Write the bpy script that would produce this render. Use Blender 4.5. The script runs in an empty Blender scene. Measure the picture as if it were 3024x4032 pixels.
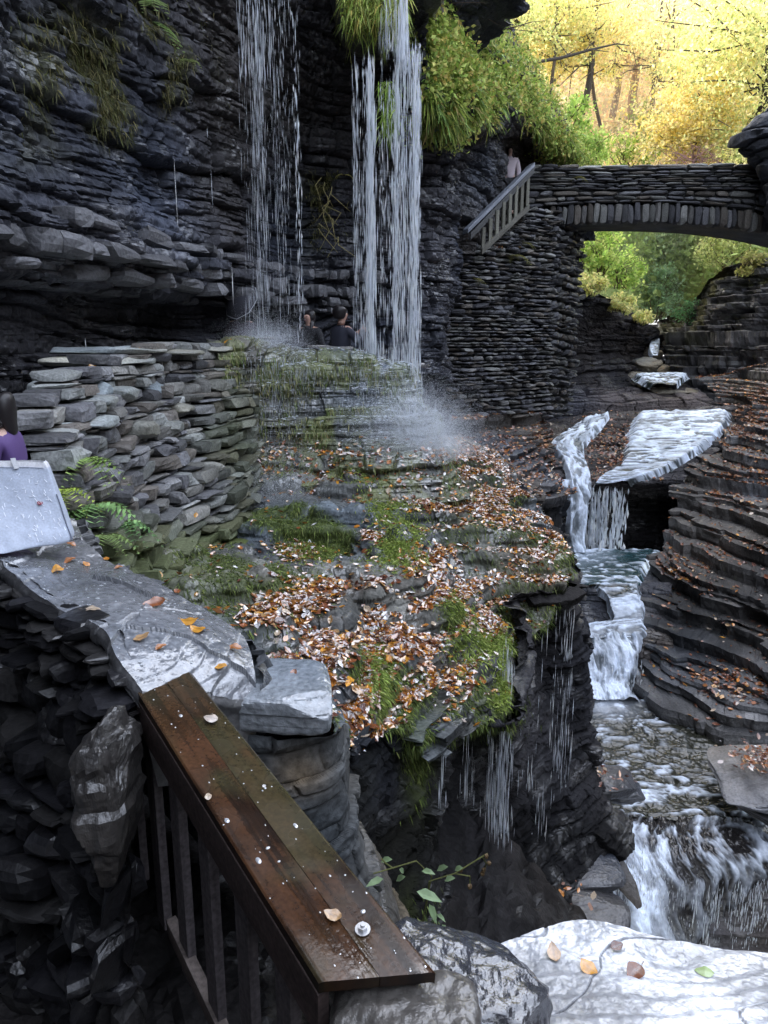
import bpy, math, random
import numpy as np
from mathutils import Vector, Matrix
random.seed(7); rng = np.random.default_rng(7)
R = math.radians
scn = bpy.context.scene
COL = scn.collection
# ------------------------------------------------------------------ camera model
F = 2912.0; TH = math.atan(666/2912); CT, ST = math.cos(TH), math.sin(TH)
def P(px, py, Y):
    r = (px-1512)/F; u = (2016-py)/F
    t = Y/(CT+u*ST)
    return np.array((r*t, Y, (u*CT-ST)*t))
def proj(V):
    a = V[:, 1]*CT - V[:, 2]*ST
    b = V[:, 1]*ST + V[:, 2]*CT
    a = np.maximum(a, .05)
    return 1512+F*V[:, 0]/a, 2016-F*b/a
# ------------------------------------------------------------------ noise
def _h(i, j, k, s):
    n = (i.astype(np.int64)*73856093) ^ (j.astype(np.int64)*19349663) ^ (k.astype(np.int64)*83492791) ^ (s*2654435761)
    n = n & 0xffffffff
    n = (n ^ (n >> 16))*0x45d9f3b & 0xffffffff
    n = (n ^ (n >> 16))*0x45d9f3b & 0xffffffff
    n = n ^ (n >> 16)
    return (n & 0xffffff)/16777216.0
def vn(p, s=0):
    i = np.floor(p).astype(np.int64); f = p-i
    f = f*f*(3-2*f); r = 0
    for dx in (0, 1):
        wx = f[:, 0] if dx else 1-f[:, 0]
        for dy in (0, 1):
            wy = f[:, 1] if dy else 1-f[:, 1]
            for dz in (0, 1):
                wz = f[:, 2] if dz else 1-f[:, 2]
                r = r+wx*wy*wz*_h(i[:, 0]+dx, i[:, 1]+dy, i[:, 2]+dz, s)
    return r
def fbm(p, s=0, o=4, g=.5):
    a = 1.; t = 0; r = 0
    for k in range(o):
        r = r+a*vn(p*(2.03**k)+k*7.7, s+k); t += a; a *= g
    return r/t
def rnd(i, j=0, s=0):
    i = np.asarray(i); j = np.zeros_like(i)+j
    return _h(i, j, np.zeros_like(i), s)
def sstep(a, b, x):
    t = np.clip((x-a)/(b-a), 0, 1); return t*t*(3-2*t)
def A(*v): return np.array(v, float)
# ------------------------------------------------------------------ mesh building
class MB:
    def __init__(s): s.V = []; s.F = []; s.C = []; s.R = []; s.n = 0
    def add(s, V, Fc, C=(.5, .5, .5), Rr=.6):
        V = np.asarray(V, float); n = len(V)
        C = np.broadcast_to(np.asarray(C, float), (n, 3)); Rr = np.broadcast_to(np.asarray(Rr, float), (n,))
        s.V.append(V); s.C.append(C); s.R.append(Rr)
        for f in (Fc if isinstance(Fc, list) else [Fc]):
            if len(f): s.F.append(np.asarray(f, np.int64)+s.n)
        s.n += n
    def build(s, name, mat, parent=None, smooth=False):
        me = bpy.data.meshes.new(name)
        V = np.concatenate(s.V); C = np.concatenate(s.C); Rr = np.concatenate(s.R)
        L = np.concatenate([f.ravel() for f in s.F]); cnt = np.concatenate([np.full(len(f), f.shape[1]) for f in s.F])
        st = np.concatenate(([0], np.cumsum(cnt)[:-1]))
        me.vertices.add(len(V)); me.vertices.foreach_set('co', V.astype(np.float32).ravel())
        me.loops.add(len(L)); me.loops.foreach_set('vertex_index', L.astype(np.int32))
        me.polygons.add(len(cnt)); me.polygons.foreach_set('loop_start', st.astype(np.int32))
        me.polygons.foreach_set('loop_total', cnt.astype(np.int32))
        me.polygons.foreach_set('use_smooth', np.full(len(cnt), smooth, bool))
        a = me.attributes.new('col', 'FLOAT_COLOR', 'POINT')
        a.data.foreach_set('color', np.concatenate((np.clip(C, 0, 1), np.ones((len(C), 1))), 1).astype(np.float32).ravel())
        a = me.attributes.new('rough', 'FLOAT', 'POINT'); a.data.foreach_set('value', np.clip(Rr, .03, 1).astype(np.float32))
        me.update(calc_edges=True); me.validate()
        me.materials.append(mat)
        o = bpy.data.objects.new(name, me); COL.objects.link(o)
        if parent is not None: o.parent = parent
        return o
def tag(o, label=None, cat=None, group=None, kind=None):
    if label: o['label'] = label
    if cat: o['category'] = cat
    if group: o['group'] = group
    if kind: o['kind'] = kind
    return o
def empty(name, loc=(0, 0, 0)):
    o = bpy.data.objects.new(name, None); COL.objects.link(o); o.location = loc; o.empty_display_size = .1
    return o
def local(o, root):            # mesh was built in world coordinates: hang it under an Empty
    o.parent = root; o.matrix_parent_inverse = Matrix.Translation(-Vector(root.location)); return o
# ------------------------------------------------------------------ materials (procedural)
def mat(name, bump=.4, bscale=45, bdist=.012, spec=.5, tint=None, transl=0., transp=0., mottled=.35, ior=1.5, wetdrop=.12):
    m = bpy.data.materials.new(name); m.use_nodes = True; nt = m.node_tree; N = nt.nodes; L = nt.links
    b = N['Principled BSDF']; out = N['Material Output']
    a = N.new('ShaderNodeAttribute'); a.attribute_name = 'col'
    r = N.new('ShaderNodeAttribute'); r.attribute_name = 'rough'
    tc = N.new('ShaderNodeTexCoord')
    n = N.new('ShaderNodeTexNoise'); n.inputs['Scale'].default_value = bscale; n.inputs['Detail'].default_value = 5
    L.new(tc.outputs['Object'], n.inputs['Vector'])
    mr = N.new('ShaderNodeMapRange'); mr.inputs[1].default_value = .3; mr.inputs[2].default_value = .7
    mr.inputs[3].default_value = 1-mottled; mr.inputs[4].default_value = 1+mottled
    L.new(n.outputs['Fac'], mr.inputs[0])
    mx = N.new('ShaderNodeVectorMath'); mx.operation = 'SCALE'
    L.new(a.outputs['Color'], mx.inputs[0]); L.new(mr.outputs[0], mx.inputs['Scale'])
    L.new(mx.outputs[0], b.inputs['Base Color']); L.new(r.outputs['Fac'], b.inputs['Roughness'])
    b.inputs['IOR'].default_value = ior
    sp_ = N.new('ShaderNodeMapRange'); sp_.inputs[1].default_value = .12; sp_.inputs[2].default_value = .6; sp_.inputs[3].default_value = spec; sp_.inputs[4].default_value = spec*wetdrop
    L.new(r.outputs['Fac'], sp_.inputs[0]); L.new(sp_.outputs[0], b.inputs['Specular IOR Level'])
    if bump:
        bp = N.new('ShaderNodeBump'); bp.inputs['Strength'].default_value = bump; bp.inputs['Distance'].default_value = bdist
        L.new(n.outputs['Fac'], bp.inputs['Height']); L.new(bp.outputs[0], b.inputs['Normal'])
    sh = b.outputs[0]
    if transl:
        t = N.new('ShaderNodeBsdfTranslucent'); L.new(mx.outputs[0], t.inputs['Color'])
        ms = N.new('ShaderNodeMixShader'); ms.inputs[0].default_value = transl
        L.new(sh, ms.inputs[1]); L.new(t.outputs[0], ms.inputs[2]); sh = ms.outputs[0]
    if transp:
        t = N.new('ShaderNodeBsdfTransparent')
        ms = N.new('ShaderNodeMixShader'); ms.inputs[0].default_value = transp
        L.new(sh, ms.inputs[1]); L.new(t.outputs[0], ms.inputs[2]); sh = ms.outputs[0]
    L.new(sh, out.inputs['Surface'])
    return m
M_ROCK = mat('wet_rock', .6, 30, .02, spec=.8, ior=1.6)
M_GLOSS = mat('wet_glossy_rock', .5, 38, .012, spec=1., ior=1.7)
M_STONE = mat('stone', .5, 40, .015)
M_WOOD = mat('wood', .3, 60, .004, spec=.6)
M_LEAF = mat('leaf', 0, 25, wetdrop=.5, transl=.3, mottled=.25)
M_FOREST = mat('autumn_leaf', 0, 3, transl=.55, mottled=.2)
M_WETLEAF = mat('wet_leaf', .3, 60, .004, spec=1., mottled=.25, ior=1.9)
M_WATER = mat('stream_water', .6, 14, .03, spec=.8, mottled=.15, ior=1.4)
M_FALL = mat('falling_water', 0, 5, transl=.4, transp=.08, mottled=.1)
M_CLOTH = mat('cloth', .3, 90, .004, mottled=.12)
M_SKIN = mat('skin', 0, 30, mottled=.06)
M_METAL = mat('metal', .1, 80, .001, spec=1., mottled=.1, ior=2.5)
def flatmat(name, c, rough=.6):
    m = bpy.data.materials.new(name); m.use_nodes = True; nt = m.node_tree
    b = nt.nodes['Principled BSDF']; n = nt.nodes.new('ShaderNodeTexNoise'); n.inputs['Scale'].default_value = 60
    rp = nt.nodes.new('ShaderNodeMix'); rp.data_type = 'RGBA'
    rp.inputs[6].default_value = (*[x*.85 for x in c], 1); rp.inputs[7].default_value = (*[min(1, x*1.15) for x in c], 1)
    nt.links.new(n.outputs['Fac'], rp.inputs[0]); nt.links.new(rp.outputs[2], b.inputs['Base Color'])
    b.inputs['Roughness'].default_value = rough
    return m
# ------------------------------------------------------------------ sheets
def cat_axis(c, n, axis, lin=False):
    c = np.moveaxis(c, axis, 0); m = len(c)
    t = n if isinstance(n, np.ndarray) else np.linspace(0, m-1, n)
    i = np.clip(np.floor(t).astype(int), 0, m-2); f = (t-i)[:, None, None]
    g = lambda k: c[np.clip(k, 0, m-1)]
    p0, p1, p2, p3 = g(i-1), g(i), g(i+1), g(i+2)
    p0 = np.where((i == 0)[:, None, None], 2*p1-p2, p0); p3 = np.where((i == m-2)[:, None, None], 2*p2-p1, p3)
    if lin: r = p1+(p2-p1)*f
    else:
        m1 = (p2-p0)*.4; m2 = (p3-p1)*.4
        r = (2*f**3-3*f**2+1)*p1+(f**3-2*f**2+f)*m1+(-2*f**3+3*f**2)*p2+(f**3-f**2)*m2
    return np.moveaxis(r, 0, axis)
class Sheet:
    """dense grid through control points; rows x cols"""
    def __init__(s, rows, nr, nc, pts=None, lin=False):
        c = pts if pts is not None else np.array([[P(*q) for q in r] for r in rows])
        g = cat_axis(c, nr, 0, lin); g = cat_axis(g, nc, 1, lin)
        s.nr, s.nc = g.shape[:2]; s.base(g)
    def base(s, g):
        s.G = g.reshape(s.nr, s.nc, 3)
        du = np.gradient(s.G, axis=1); dv = np.gradient(s.G, axis=0)
        n = np.cross(du, dv); n /= np.linalg.norm(n, axis=2, keepdims=True)+1e-9
        fl = np.sign((n*(-s.G)).sum(2, keepdims=True)); fl[fl == 0] = 1
        s.N = (n*fl).reshape(-1, 3)
        d = np.linalg.norm(du[:, :, :2], axis=2); s.s = np.cumsum(d, axis=1).mean(0)[None, :].repeat(s.nr, 0).ravel()
        s.p = s.G.reshape(-1, 3).copy()
    def renormal(s): s.base(s.p.reshape(s.nr, s.nc, 3))
    def quads(s):
        i = np.arange(s.nr*s.nc).reshape(s.nr, s.nc)
        return np.stack((i[:-1, :-1], i[:-1, 1:], i[1:, 1:], i[1:, :-1]), 2).reshape(-1, 4)
def strata(p, s, h, w, seed, warp=.5, gap=.18):
    """layered block pattern: returns offset 0..1, edge factor 0..1 (0 in joints), layer id hash"""
    z = p[:, 2]+h*warp*(vn(p*A(.5, .5, .5), seed)-.5)*2+h*.5*(vn(p*A(2, 2, 2), seed+1)-.5)
    t = z/h; t = t+.35*np.sin(t*1.7+seed)+.2*np.sin(t*.6+seed*3)
    i = np.floor(t).astype(np.int64); f = t-i
    ww = w*(.6+.9*rnd(i, 3, seed)); q = s/ww+rnd(i, 9, seed)*50+.5*(vn(p*3, seed+2)-.5)
    j = np.floor(q).astype(np.int64); g = q-j
    off = .55*rnd(i, 0, seed+4)+.45*rnd(i, j, seed+5)
    ez = np.minimum(f, 1-f)/gap; eg = np.minimum(g, 1-g)*ww/h/gap
    e = np.clip(np.minimum(ez, eg), 0, 1)
    return off, np.sqrt(e), rnd(i, j, seed+6)
def rockcol(p, base, seed, idh=None, warm=.35):
    n = fbm(p*1.1, seed, 4); m = vn(p*.5, seed+9)
    c = np.asarray(base)[None, :]*(.45+1.1*n)[:, None]
    if idh is not None: c = c*(.65+.7*idh)[:, None]
    c = c*(1+warm*(m-.5)[:, None]*A(1.6, .7, -.6)[None, :])
    return c
def rockify(S, seed, h=.12, w=.4, amp=.12, h2=None, amp2=0., big=.15, fine=.02, base=(.11, .11, .12), warm=.35, up=0., wet=.4, gap=.18, dirn=None, horiz=True, warp=.6):
    N = S.N.copy()
    if horiz: N[:, 2] *= .25; N /= np.linalg.norm(N, axis=1, keepdims=True)+1e-9
    if dirn is not None: N = np.broadcast_to(np.asarray(dirn, float), N.shape)
    p = S.p
    d = big*(fbm(p*.7, seed+20, 3)-.5)*2
    off, e, idh = strata(p, S.s, h, w, seed, warp=warp, gap=gap)
    am = amp*(.5+vn(p*.45, seed+31))
    d = d+am*(off*(.35+.65*e)-.3)
    if h2:
        o2, e2, id2 = strata(p, S.s, h2, h2*4, seed+50, warp=warp*1.3, gap=.15); d = d+amp2*(o2*(.3+.7*e2)-.3); idh = .6*idh+.4*id2; e = np.minimum(e, .4+.6*e2)
    d = d+fine*(vn(p*18, seed+40)-.5)*2
    S.p = p+N*d[:, None]; S.idh = idh; S.e = e
    S.col = rockcol(p, base, seed, idh, warm)*(.55+.45*e)[:, None]
    S.rough = np.clip(.85-1.1*wet*sstep(.42, .68, fbm(p*2.6, seed+60, 3))+.2*(idh-.5), .1, 1)
    return S
def shelves(S, seed, hmin, hmax, amp=.3, und=.06, nz=1.3):
    """turn a slope into crisp level shelves: vertical risers and flat treads along its contours"""
    g = S.p.reshape(S.nr, S.nc, 3); r_ = np.random.default_rng(seed); z0, z1 = g[:, :, 2].max(), g[:, :, 2].min(); lv = [z0]
    while lv[-1] > z1: lv.append(lv[-1]-(r_.uniform(hmin, hmax) if r_.random() < .45 else hmin*r_.uniform(.5, 1.2)))
    K = []
    nh = S.N.reshape(S.nr, S.nc, 3)*A(1, 1, 0); nh = nh.mean(0); nh /= np.linalg.norm(nh, axis=1, keepdims=True)
    sc = S.s.reshape(S.nr, S.nc)[0]
    for i, z in enumerate(lv):
        row = np.zeros((S.nc, 3))
        for c in range(S.nc):
            zc_ = np.minimum.accumulate(g[:, c, 2])-np.arange(S.nr)*1e-6; f = np.interp(-z, -zc_, np.arange(S.nr)); a_ = min(int(f), S.nr-2); row[c] = g[a_, c]*(1-f+a_)+g[a_+1, c]*(f-a_)
            row[c, 2] = min(max(z, zc_[-1]), zc_[0])
        q = np.stack((sc*nz, 0*sc+i*.35, 0*sc+seed), 1); o_ = amp*(fbm(q, seed, 4)-.5)*2+amp*.95*(rnd(np.floor(sc*1.5+rnd(i, 1, seed)*9+.4*vn(q*3, seed)).astype(int), i, seed)-.5)
        K.append(row+nh*o_[:, None])
    rows = [K[0]]
    for i in range(1, len(K)):
        top, z = rows[-1].copy(), K[i][:, 2:3]; foot = K[i-1]-nh*und*(.3+vn(np.stack((sc*2, 0*sc+i, 0*sc), 1), seed+3))[:, None]; foot[:, 2:3] = z
        for f in (.35, .7, 1.): rows.append(np.concatenate((top[:, :2]*(1-f)+foot[:, :2]*f, top[:, 2:3]*(1-f)+z*f), 1))
        for f in (.33, .66, 1.): rows.append(foot*(1-f)+K[i]*f)
    G = np.stack(rows); S.nr = len(rows); N0 = S.N.mean(0); S.base(G); S.N = np.where((S.N@N0)[:, None] < -.2, -S.N, S.N); return S
def normals(S):
    g = S.p.reshape(S.nr, S.nc, 3)
    n = np.cross(np.gradient(g, axis=1), np.gradient(g, axis=0)); n /= np.linalg.norm(n, axis=2, keepdims=True)+1e-9
    n = n.reshape(-1, 3); fl = np.sign((n*S.N).sum(1, keepdims=True)); fl[fl == 0] = 1
    return n*fl
def mix(c, d, m): return c*(1-m[:, None])+np.asarray(d)*m[:, None]
def blob(px, py, *bl):
    m = 0
    for cx, cy, rx, ry, *w in bl: m = m+(w[0] if w else 1)*np.exp(-((px-cx)/rx)**2-((py-cy)/ry)**2)
    return np.clip(m, 0, 1)
def structure(S, name, m=None, smooth=False):
    b = MB(); b.add(S.p, S.quads(), S.col, S.rough); return tag(b.build(name, m or M_ROCK, smooth=smooth), kind='structure')
# scatter helpers -----------------------------------------------------------
def blades(mb, pts, dirs, ln, wd, col, droop=.5, jit=.5, cvar=.35, rough=.6):
    """tapered two-segment blades; pts, dirs (n,3)"""
    n = len(pts)
    if n == 0: return
    d = dirs+rng.normal(0, jit, (n, 3)); d /= np.linalg.norm(d, axis=1, keepdims=True)
    l = ln*(.5+rng.random(n))[:, None]; w = wd*(.6+.8*rng.random(n))[:, None]
    side = np.cross(d, rng.normal(0, 1, (n, 3))); side /= np.linalg.norm(side, axis=1, keepdims=True)+1e-9
    m = pts+d*l*.5; e = m+d*l*.5; e[:, 2] -= (droop*l[:, 0])
    m[:, 2] -= droop*l[:, 0]*.25
    V = np.stack((pts-side*w*.3, pts+side*w*.3, m+side*w*.5, m-side*w*.5, e), 1).reshape(-1, 3)
    k = np.arange(n)[:, None]*5
    q = k+np.array([[0, 1, 2, 3]]); t = k+np.array([[3, 2, 4]])
    c = np.asarray(col, float); c = np.broadcast_to(c, (n, 3))*(1-cvar+2*cvar*rng.random((n, 1)))
    mb.add(V, [q, t], np.repeat(c, 5, 0), rough)
LEAFV = A((0, 0, 0), (-.32, .3, .05), (.32, .3, .05), (-.36, .6, .09), (.36, .6, .09), (0, .3, -.02), (0, .6, .0), (0, 1, .12)).reshape(-1, 3)-A(0, .5, 0)
LEAFT = np.array([[0, 5, 1, 1], [0, 2, 5, 5]]); 
LEAFQ = np.array([[1, 5, 6, 3], [5, 2, 4, 6]]); LEAF3 = np.array([[0, 5, 1], [0, 2, 5], [3, 6, 7], [6, 4, 7]])
def leaves(mb, pts, nrm, size, cols, tilt=.3, rough=.3, asp=(.55, 1.)):
    n = len(pts)
    if n == 0: return
    z = nrm+rng.normal(0, tilt, (n, 3)); z /= np.linalg.norm(z, axis=1, keepdims=True)
    x = np.cross(rng.normal(0, 1, (n, 3)), z); x /= np.linalg.norm(x, axis=1, keepdims=True)+1e-9
    y = np.cross(z, x)
    s = size*(.38+1.05*rng.random((n, 1, 1))); a = (asp[0]+(asp[1]-asp[0])*rng.random((n, 1, 1))); cu = rng.normal(1, 1.2, (n, 1, 1))
    V = pts[:, None, :]+s*(x[:, None, :]*LEAFV[None, :, 0:1]*a+y[:, None, :]*LEAFV[None, :, 1:2]+z[:, None, :]*LEAFV[None, :, 2:3]*cu)+z[:, None, :]*s*.06
    k = np.arange(n)[:, None, None]*8
    mb.add(V.reshape(-1, 3), [(k+LEAFQ[None]).reshape(-1, 4), (k+LEAF3[None]).reshape(-1, 3)], np.repeat(cols, 8, 0), rough)
LEAFCOL = A((.34, .12, .028), (.48, .19, .03), (.6, .28, .035), (.18, .06, .025), (.11, .042, .028), (.40, .24, .11), (.50, .42, .36), (.66, .64, .63), (.26, .085, .03), (.46, .36, .26)).reshape(-1, 3)  # palest tones are leaf undersides and painted-in sky glints
def leafcols(n, wts=None):
    w = np.asarray(wts if wts is not None else [1.6, 1.4, 1.2, 1.4, 1., .9, .7, .9, 1.4, .7], float)
    c = LEAFCOL[rng.choice(len(LEAFCOL), n, p=w/w.sum())]
    return c*(.7+.6*rng.random((n, 1)))
def pick(S, n, w):
    w = np.maximum(w, 0); idx = rng.choice(len(S.p), n, p=w/w.sum()); return idx
# tubes, boxes --------------------------------------------------------------
def tube(mb, pts, rad, col=(.1, .07, .05), rough=.8, k=6, cap=True):
    pts = np.asarray(pts, float); n = len(pts); rad = np.broadcast_to(np.asarray(rad, float), (n,))
    t = np.gradient(pts, axis=0); t /= np.linalg.norm(t, axis=1, keepdims=True)+1e-9
    up = A(0, 0, 1) if abs(t[0, 2]) < .9 else A(1, 0, 0)
    x = np.cross(t, up); x /= np.linalg.norm(x, axis=1, keepdims=True)+1e-9; y = np.cross(t, x)
    a = np.arange(k)/k*2*np.pi
    V = pts[:, None]+rad[:, None, None]*(x[:, None]*np.cos(a)[None, :, None]+y[:, None]*np.sin(a)[None, :, None])
    i = np.arange(n*k).reshape(n, k); j = np.roll(i, -1, 1)
    q = np.stack((i[:-1], j[:-1], j[1:], i[1:]), 2).reshape(-1, 4)
    fs = [q]
    if cap: fs += [i[0][None, ::-1], i[-1][None]]
    mb.add(V.reshape(-1, 3), fs, col, rough)
def _cube(n):
    vs = {}; fs = []
    def vid(p):
        key = tuple(np.round(p, 5)); return vs.setdefault(key, len(vs))
    lin = np.linspace(-1, 1, n+1)
    for ax in range(3):
        for sg in (-1, 1):
            for a in range(n):
                for b in range(n):
                    q = []
                    for (i, j) in ((a, b), (a+1, b), (a+1, b+1), (a, b+1)):
                        p = [0, 0, 0]; p[ax] = sg; p[(ax+1) % 3] = lin[i]; p[(ax+2) % 3] = lin[j]; q.append(vid(p))
                    fs.append(q if sg > 0 else q[::-1])
    return np.array(list(vs.keys()), float), np.array(fs)
CV3, CF3 = _cube(3); CV8, CF8 = _cube(10); CV1, CF1 = _cube(1); CV20, CF20 = _cube(22)
def stones(mb, cen, ax, ay, az, cols, p=6., jit=.12, seed=0, rough=.6, T=(CV3, CF3)):
    """rounded irregular blocks; cen/ax/ay/az (n,3) half-axes"""
    V, Fc = T; n = len(cen)
    B = V/((np.abs(V)**p).sum(1)**(1/p))[:, None]
    Bn = np.repeat(B[None], n, 0)
    j = rng.normal(0, 1, (n, 6, 3))*jit
    for k in range(3):
        Bn[:, :, k] += (B[None, :, (k+1) % 3]*j[:, 0, k:k+1]+B[None, :, (k+2) % 3]*j[:, 1, k:k+1]+B[None, :, (k+1) % 3]*B[None, :, (k+2) % 3]*j[:, 2, k:k+1])
    for k in range(5):
        pn = rng.normal(0, 1, (n, 1, 3)); pn /= np.linalg.norm(pn, axis=2, keepdims=True); o_ = rng.uniform(.98, 1.35, (n, 1))
        Bn -= pn*np.maximum((Bn*pn).sum(2)-o_, 0)[:, :, None]
    Bn += rng.normal(0, jit*.25, Bn.shape)
    W = cen[:, None]+Bn[:, :, 0:1]*ax[:, None]+Bn[:, :, 1:2]*ay[:, None]+Bn[:, :, 2:3]*az[:, None]
    kk = np.arange(n)[:, None, None]*len(V)
    rr = np.repeat(np.broadcast_to(np.asarray(rough, float), (n,)), len(V))
    mb.add(W.reshape(-1, 3), (kk+Fc[None]).reshape(-1, 4), np.repeat(cols, len(V), 0), rr)
def boulder(mb, c, ax, ay, az, col, p=5, amp=.08, fr=3., seed=0, rough=.5, T=None, strat=0, cuts=14, cutlo=.85):
    V, Fc = T or (CV20, CF20)
    B = V/((np.abs(V)**p).sum(1)**(1/p))[:, None]
    r_b = np.random.default_rng(seed+1000)
    for k in range(cuts):
        pn = r_b.normal(0, 1, 3); pn /= np.linalg.norm(pn); B = B-pn[None]*np.maximum(B@pn-r_b.uniform(cutlo, cutlo+.3), 0)[:, None]
    W = np.asarray(c)+B[:, 0:1]*np.asarray(ax)+B[:, 1:2]*np.asarray(ay)+B[:, 2:3]*np.asarray(az)
    nn = B/np.linalg.norm(B, axis=1, keepdims=True)
    axn = [np.asarray(a)/np.linalg.norm(a) for a in (ax, ay, az)]
    nw = nn[:, 0:1]*axn[0]+nn[:, 1:2]*axn[1]+nn[:, 2:3]*axn[2]
    d = amp*((fbm(W*fr, seed, 4)-.5)*2)+amp*.25*(.5-np.abs(fbm(W*fr*2.2, seed+8, 3)-.5)*4)
    if strat:
        t = (W[:, 2]+.3*strat*vn(W*2, seed+5))/strat; i = np.floor(t).astype(int); d = d+strat*.35*(rnd(i, 0, seed)-.5)
    W = W+nw*d[:, None]
    cc = rockcol(W*2, col, seed)
    mb.add(W, Fc, cc, np.clip(rough+.12*(fbm(W*5, seed+3, 2)-.5), .1, 1))
def box(mb, c, ax, ay, az, col, rough=.6, bev=30., T=None):
    V, Fc = T or (CV3, CF3)
    B = V/((np.abs(V)**bev).sum(1)**(1/bev))[:, None]
    W = np.asarray(c)+B[:, 0:1]*np.asarray(ax)+B[:, 1:2]*np.asarray(ay)+B[:, 2:3]*np.asarray(az)
    mb.add(W, Fc, col, rough)
# ================================================================== SETTING
# ---- big left cliff, built in world coordinates: plan curve + overhang profile
plan = A((-7.5, -9), (-6.2, 1), (-4.9, 5.6), (-4.2, 8), (-3.35, 11), (-2.7, 13.2), (-1.8, 14.5), (-.85, 15.2), (.2, 15.6), (1.0, 16.2), (1.5, 18), (1.9, 21.5), (2.5, 28), (-6, 40)).reshape(-1, 2)  # unseen far end added to keep sun out of the gorge
ncol = np.concatenate((np.linspace(0, 2, 40)[:-1], np.linspace(2, 10, 560), np.linspace(10, 13, 60)[1:]))
pl = cat_axis(np.concatenate((plan, np.zeros((len(plan), 1))), 1)[:, None, :], ncol, 0)[:, 0, :2]
tg = np.gradient(pl, axis=0); tg /= np.linalg.norm(tg, axis=1, keepdims=True); out = np.stack((tg[:, 1], -tg[:, 0]), 1)
zz = np.concatenate((np.linspace(20, 6.3, 40)[:-1], np.linspace(6.3, -1.6, 520), np.linspace(-1.75, -5, 14)))  # hidden foot extended down so no sun leaks beneath
prL = np.interp(zz, [-2, .45, .58, .68, 1.0, 1.8, 3, 4.5, 6.5, 9, 20], [0, .05, .2, .75, .85, .6, .7, 1.0, 1.6, 2.5, 2.7])
prR = np.interp(zz, [-2, .3, .9, 2.5, 4, 5.4, 6.2, 7.5, 20], [0, .1, .3, .2, .5, 1.2, 2.6, 4.2, 4.4])
wR = sstep(4.6, 6.4, ncol)
pr = (prL[:, None]*(1-wR)[None, :]+prR[:, None]*wR[None, :])*(1-.95*sstep(8.6, 9.6, ncol))[None, :]
G = np.zeros((len(zz), len(ncol), 3))
G[:, :, :2] = pl[None]+out[None]*pr[:, :, None]; G[:, :, 2] = zz[:, None]
S = Sheet.__new__(Sheet); S.nr, S.nc = G.shape[:2]; S.base(G)
S.p[:, 2] += .0
rockify(S, 11, h=.26, w=.6, amp=.42, h2=.10, amp2=.13, big=.35, fine=.035, warp=1.1, base=(.064, .065, .076), wet=.55, warm=.3)
px, py = proj(S.p); nz = normals(S)[:, 2]
mossy = blob(px, py, (420, 330, 260, 200), (300, 180, 250, 160, .6), (650, 280, 160, 130, .6), (120, 560, 140, 120, .5), (1280, 800, 110, 200, .5))*sstep(.40, .62, fbm(S.p*2.1, 77, 4))
S.col = mix(S.col, (.075, .075, .03), mossy*.8)
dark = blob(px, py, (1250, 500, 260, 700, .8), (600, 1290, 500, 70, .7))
S.col *= (1-.55*dark)[:, None]  # shade of the recesses behind falls and under ledge, put into colour
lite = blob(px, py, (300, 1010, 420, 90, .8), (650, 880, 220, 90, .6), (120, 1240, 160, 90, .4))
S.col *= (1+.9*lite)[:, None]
g_ = S.p.reshape(S.nr, S.nc, 3); n_ = S.N.reshape(S.nr, S.nc, 3); r_ = np.random.default_rng(12); C = []; AX = []; AY = []; AZ = []; K = []
for z_, dep, hh in ((.74, .26, .075), (.95, .2, .10), (1.25, .16, .09), (.60, .2, .05)):
    i_ = int(np.argmin(np.abs(zz-z_))); j = 60
    while j < 420:
        w_ = int(r_.uniform(5, 20)); a_, b_ = g_[i_, j].copy(), g_[i_, min(j+w_, S.nc-1)].copy(); nn_ = n_[i_, j+w_//2]*A(1, 1, 0); nn_ /= np.linalg.norm(nn_); h_ = hh*r_.uniform(.6, 1.3)
        if r_.random() < .75: C.append((a_+b_)/2+nn_*r_.normal(0, .05)+A(0, 0, z_-(a_[2]+b_[2])/2)); d_ = (b_-a_)*A(1, 1, .3); AX.append(d_*.5*.94); AY.append(nn_*dep); AZ.append(A(0, 0, h_)); K.append(A(.15, .15, .16)*r_.uniform(.55, 1.2))
        j += w_
LEDGE = (np.array(C), np.array(AX), np.array(AY), np.array(AZ), np.array(K))
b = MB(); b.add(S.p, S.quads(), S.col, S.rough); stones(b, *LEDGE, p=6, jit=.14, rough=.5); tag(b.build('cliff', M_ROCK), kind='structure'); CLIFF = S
# ---- vegetation-covered shoulder right of the falls
S = Sheet([[(1640, -400, 12.6), (1760, -380, 15), (1800, -330, 18), (1880, -250, 20), (1960, -120, 22)],
           [(1640, 0, 12.3), (1720, 0, 14), (1800, 40, 17), (1930, 110, 19.5), (2070, 300, 22)],
           [(1650, 200, 12.6), (1750, 220, 14), (1850, 230, 16.5), (2000, 300, 19), (2170, 460, 22)],
           [(1660, 400, 13), (1770, 430, 14.5), (1890, 480, 16.5), (2050, 460, 19), (2270, 560, 22)],
           [(1660, 450, 15), (1780, 520, 16.3), (1890, 540, 18), (2060, 560, 21.9), (2320, 640, 22.6)],
           [(1660, 700, 16.2), (1790, 720, 17.5), (1900, 720, 19), (2050, 680, 22.4), (2330, 690, 23)],
           [(1660, 1000, 16.5), (1790, 1000, 18), (1900, 1000, 19.8), (2080, 950, 22.6), (2330, 950, 23.5)]], 330, 230)
rockify(S, 23, h=.3, w=.8, amp=.4, h2=.11, amp2=.14, big=.4, fine=.04, base=(.085, .08, .08), wet=.3)
structure(S, 'rock_shoulder'); SHOULDER = S
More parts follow.
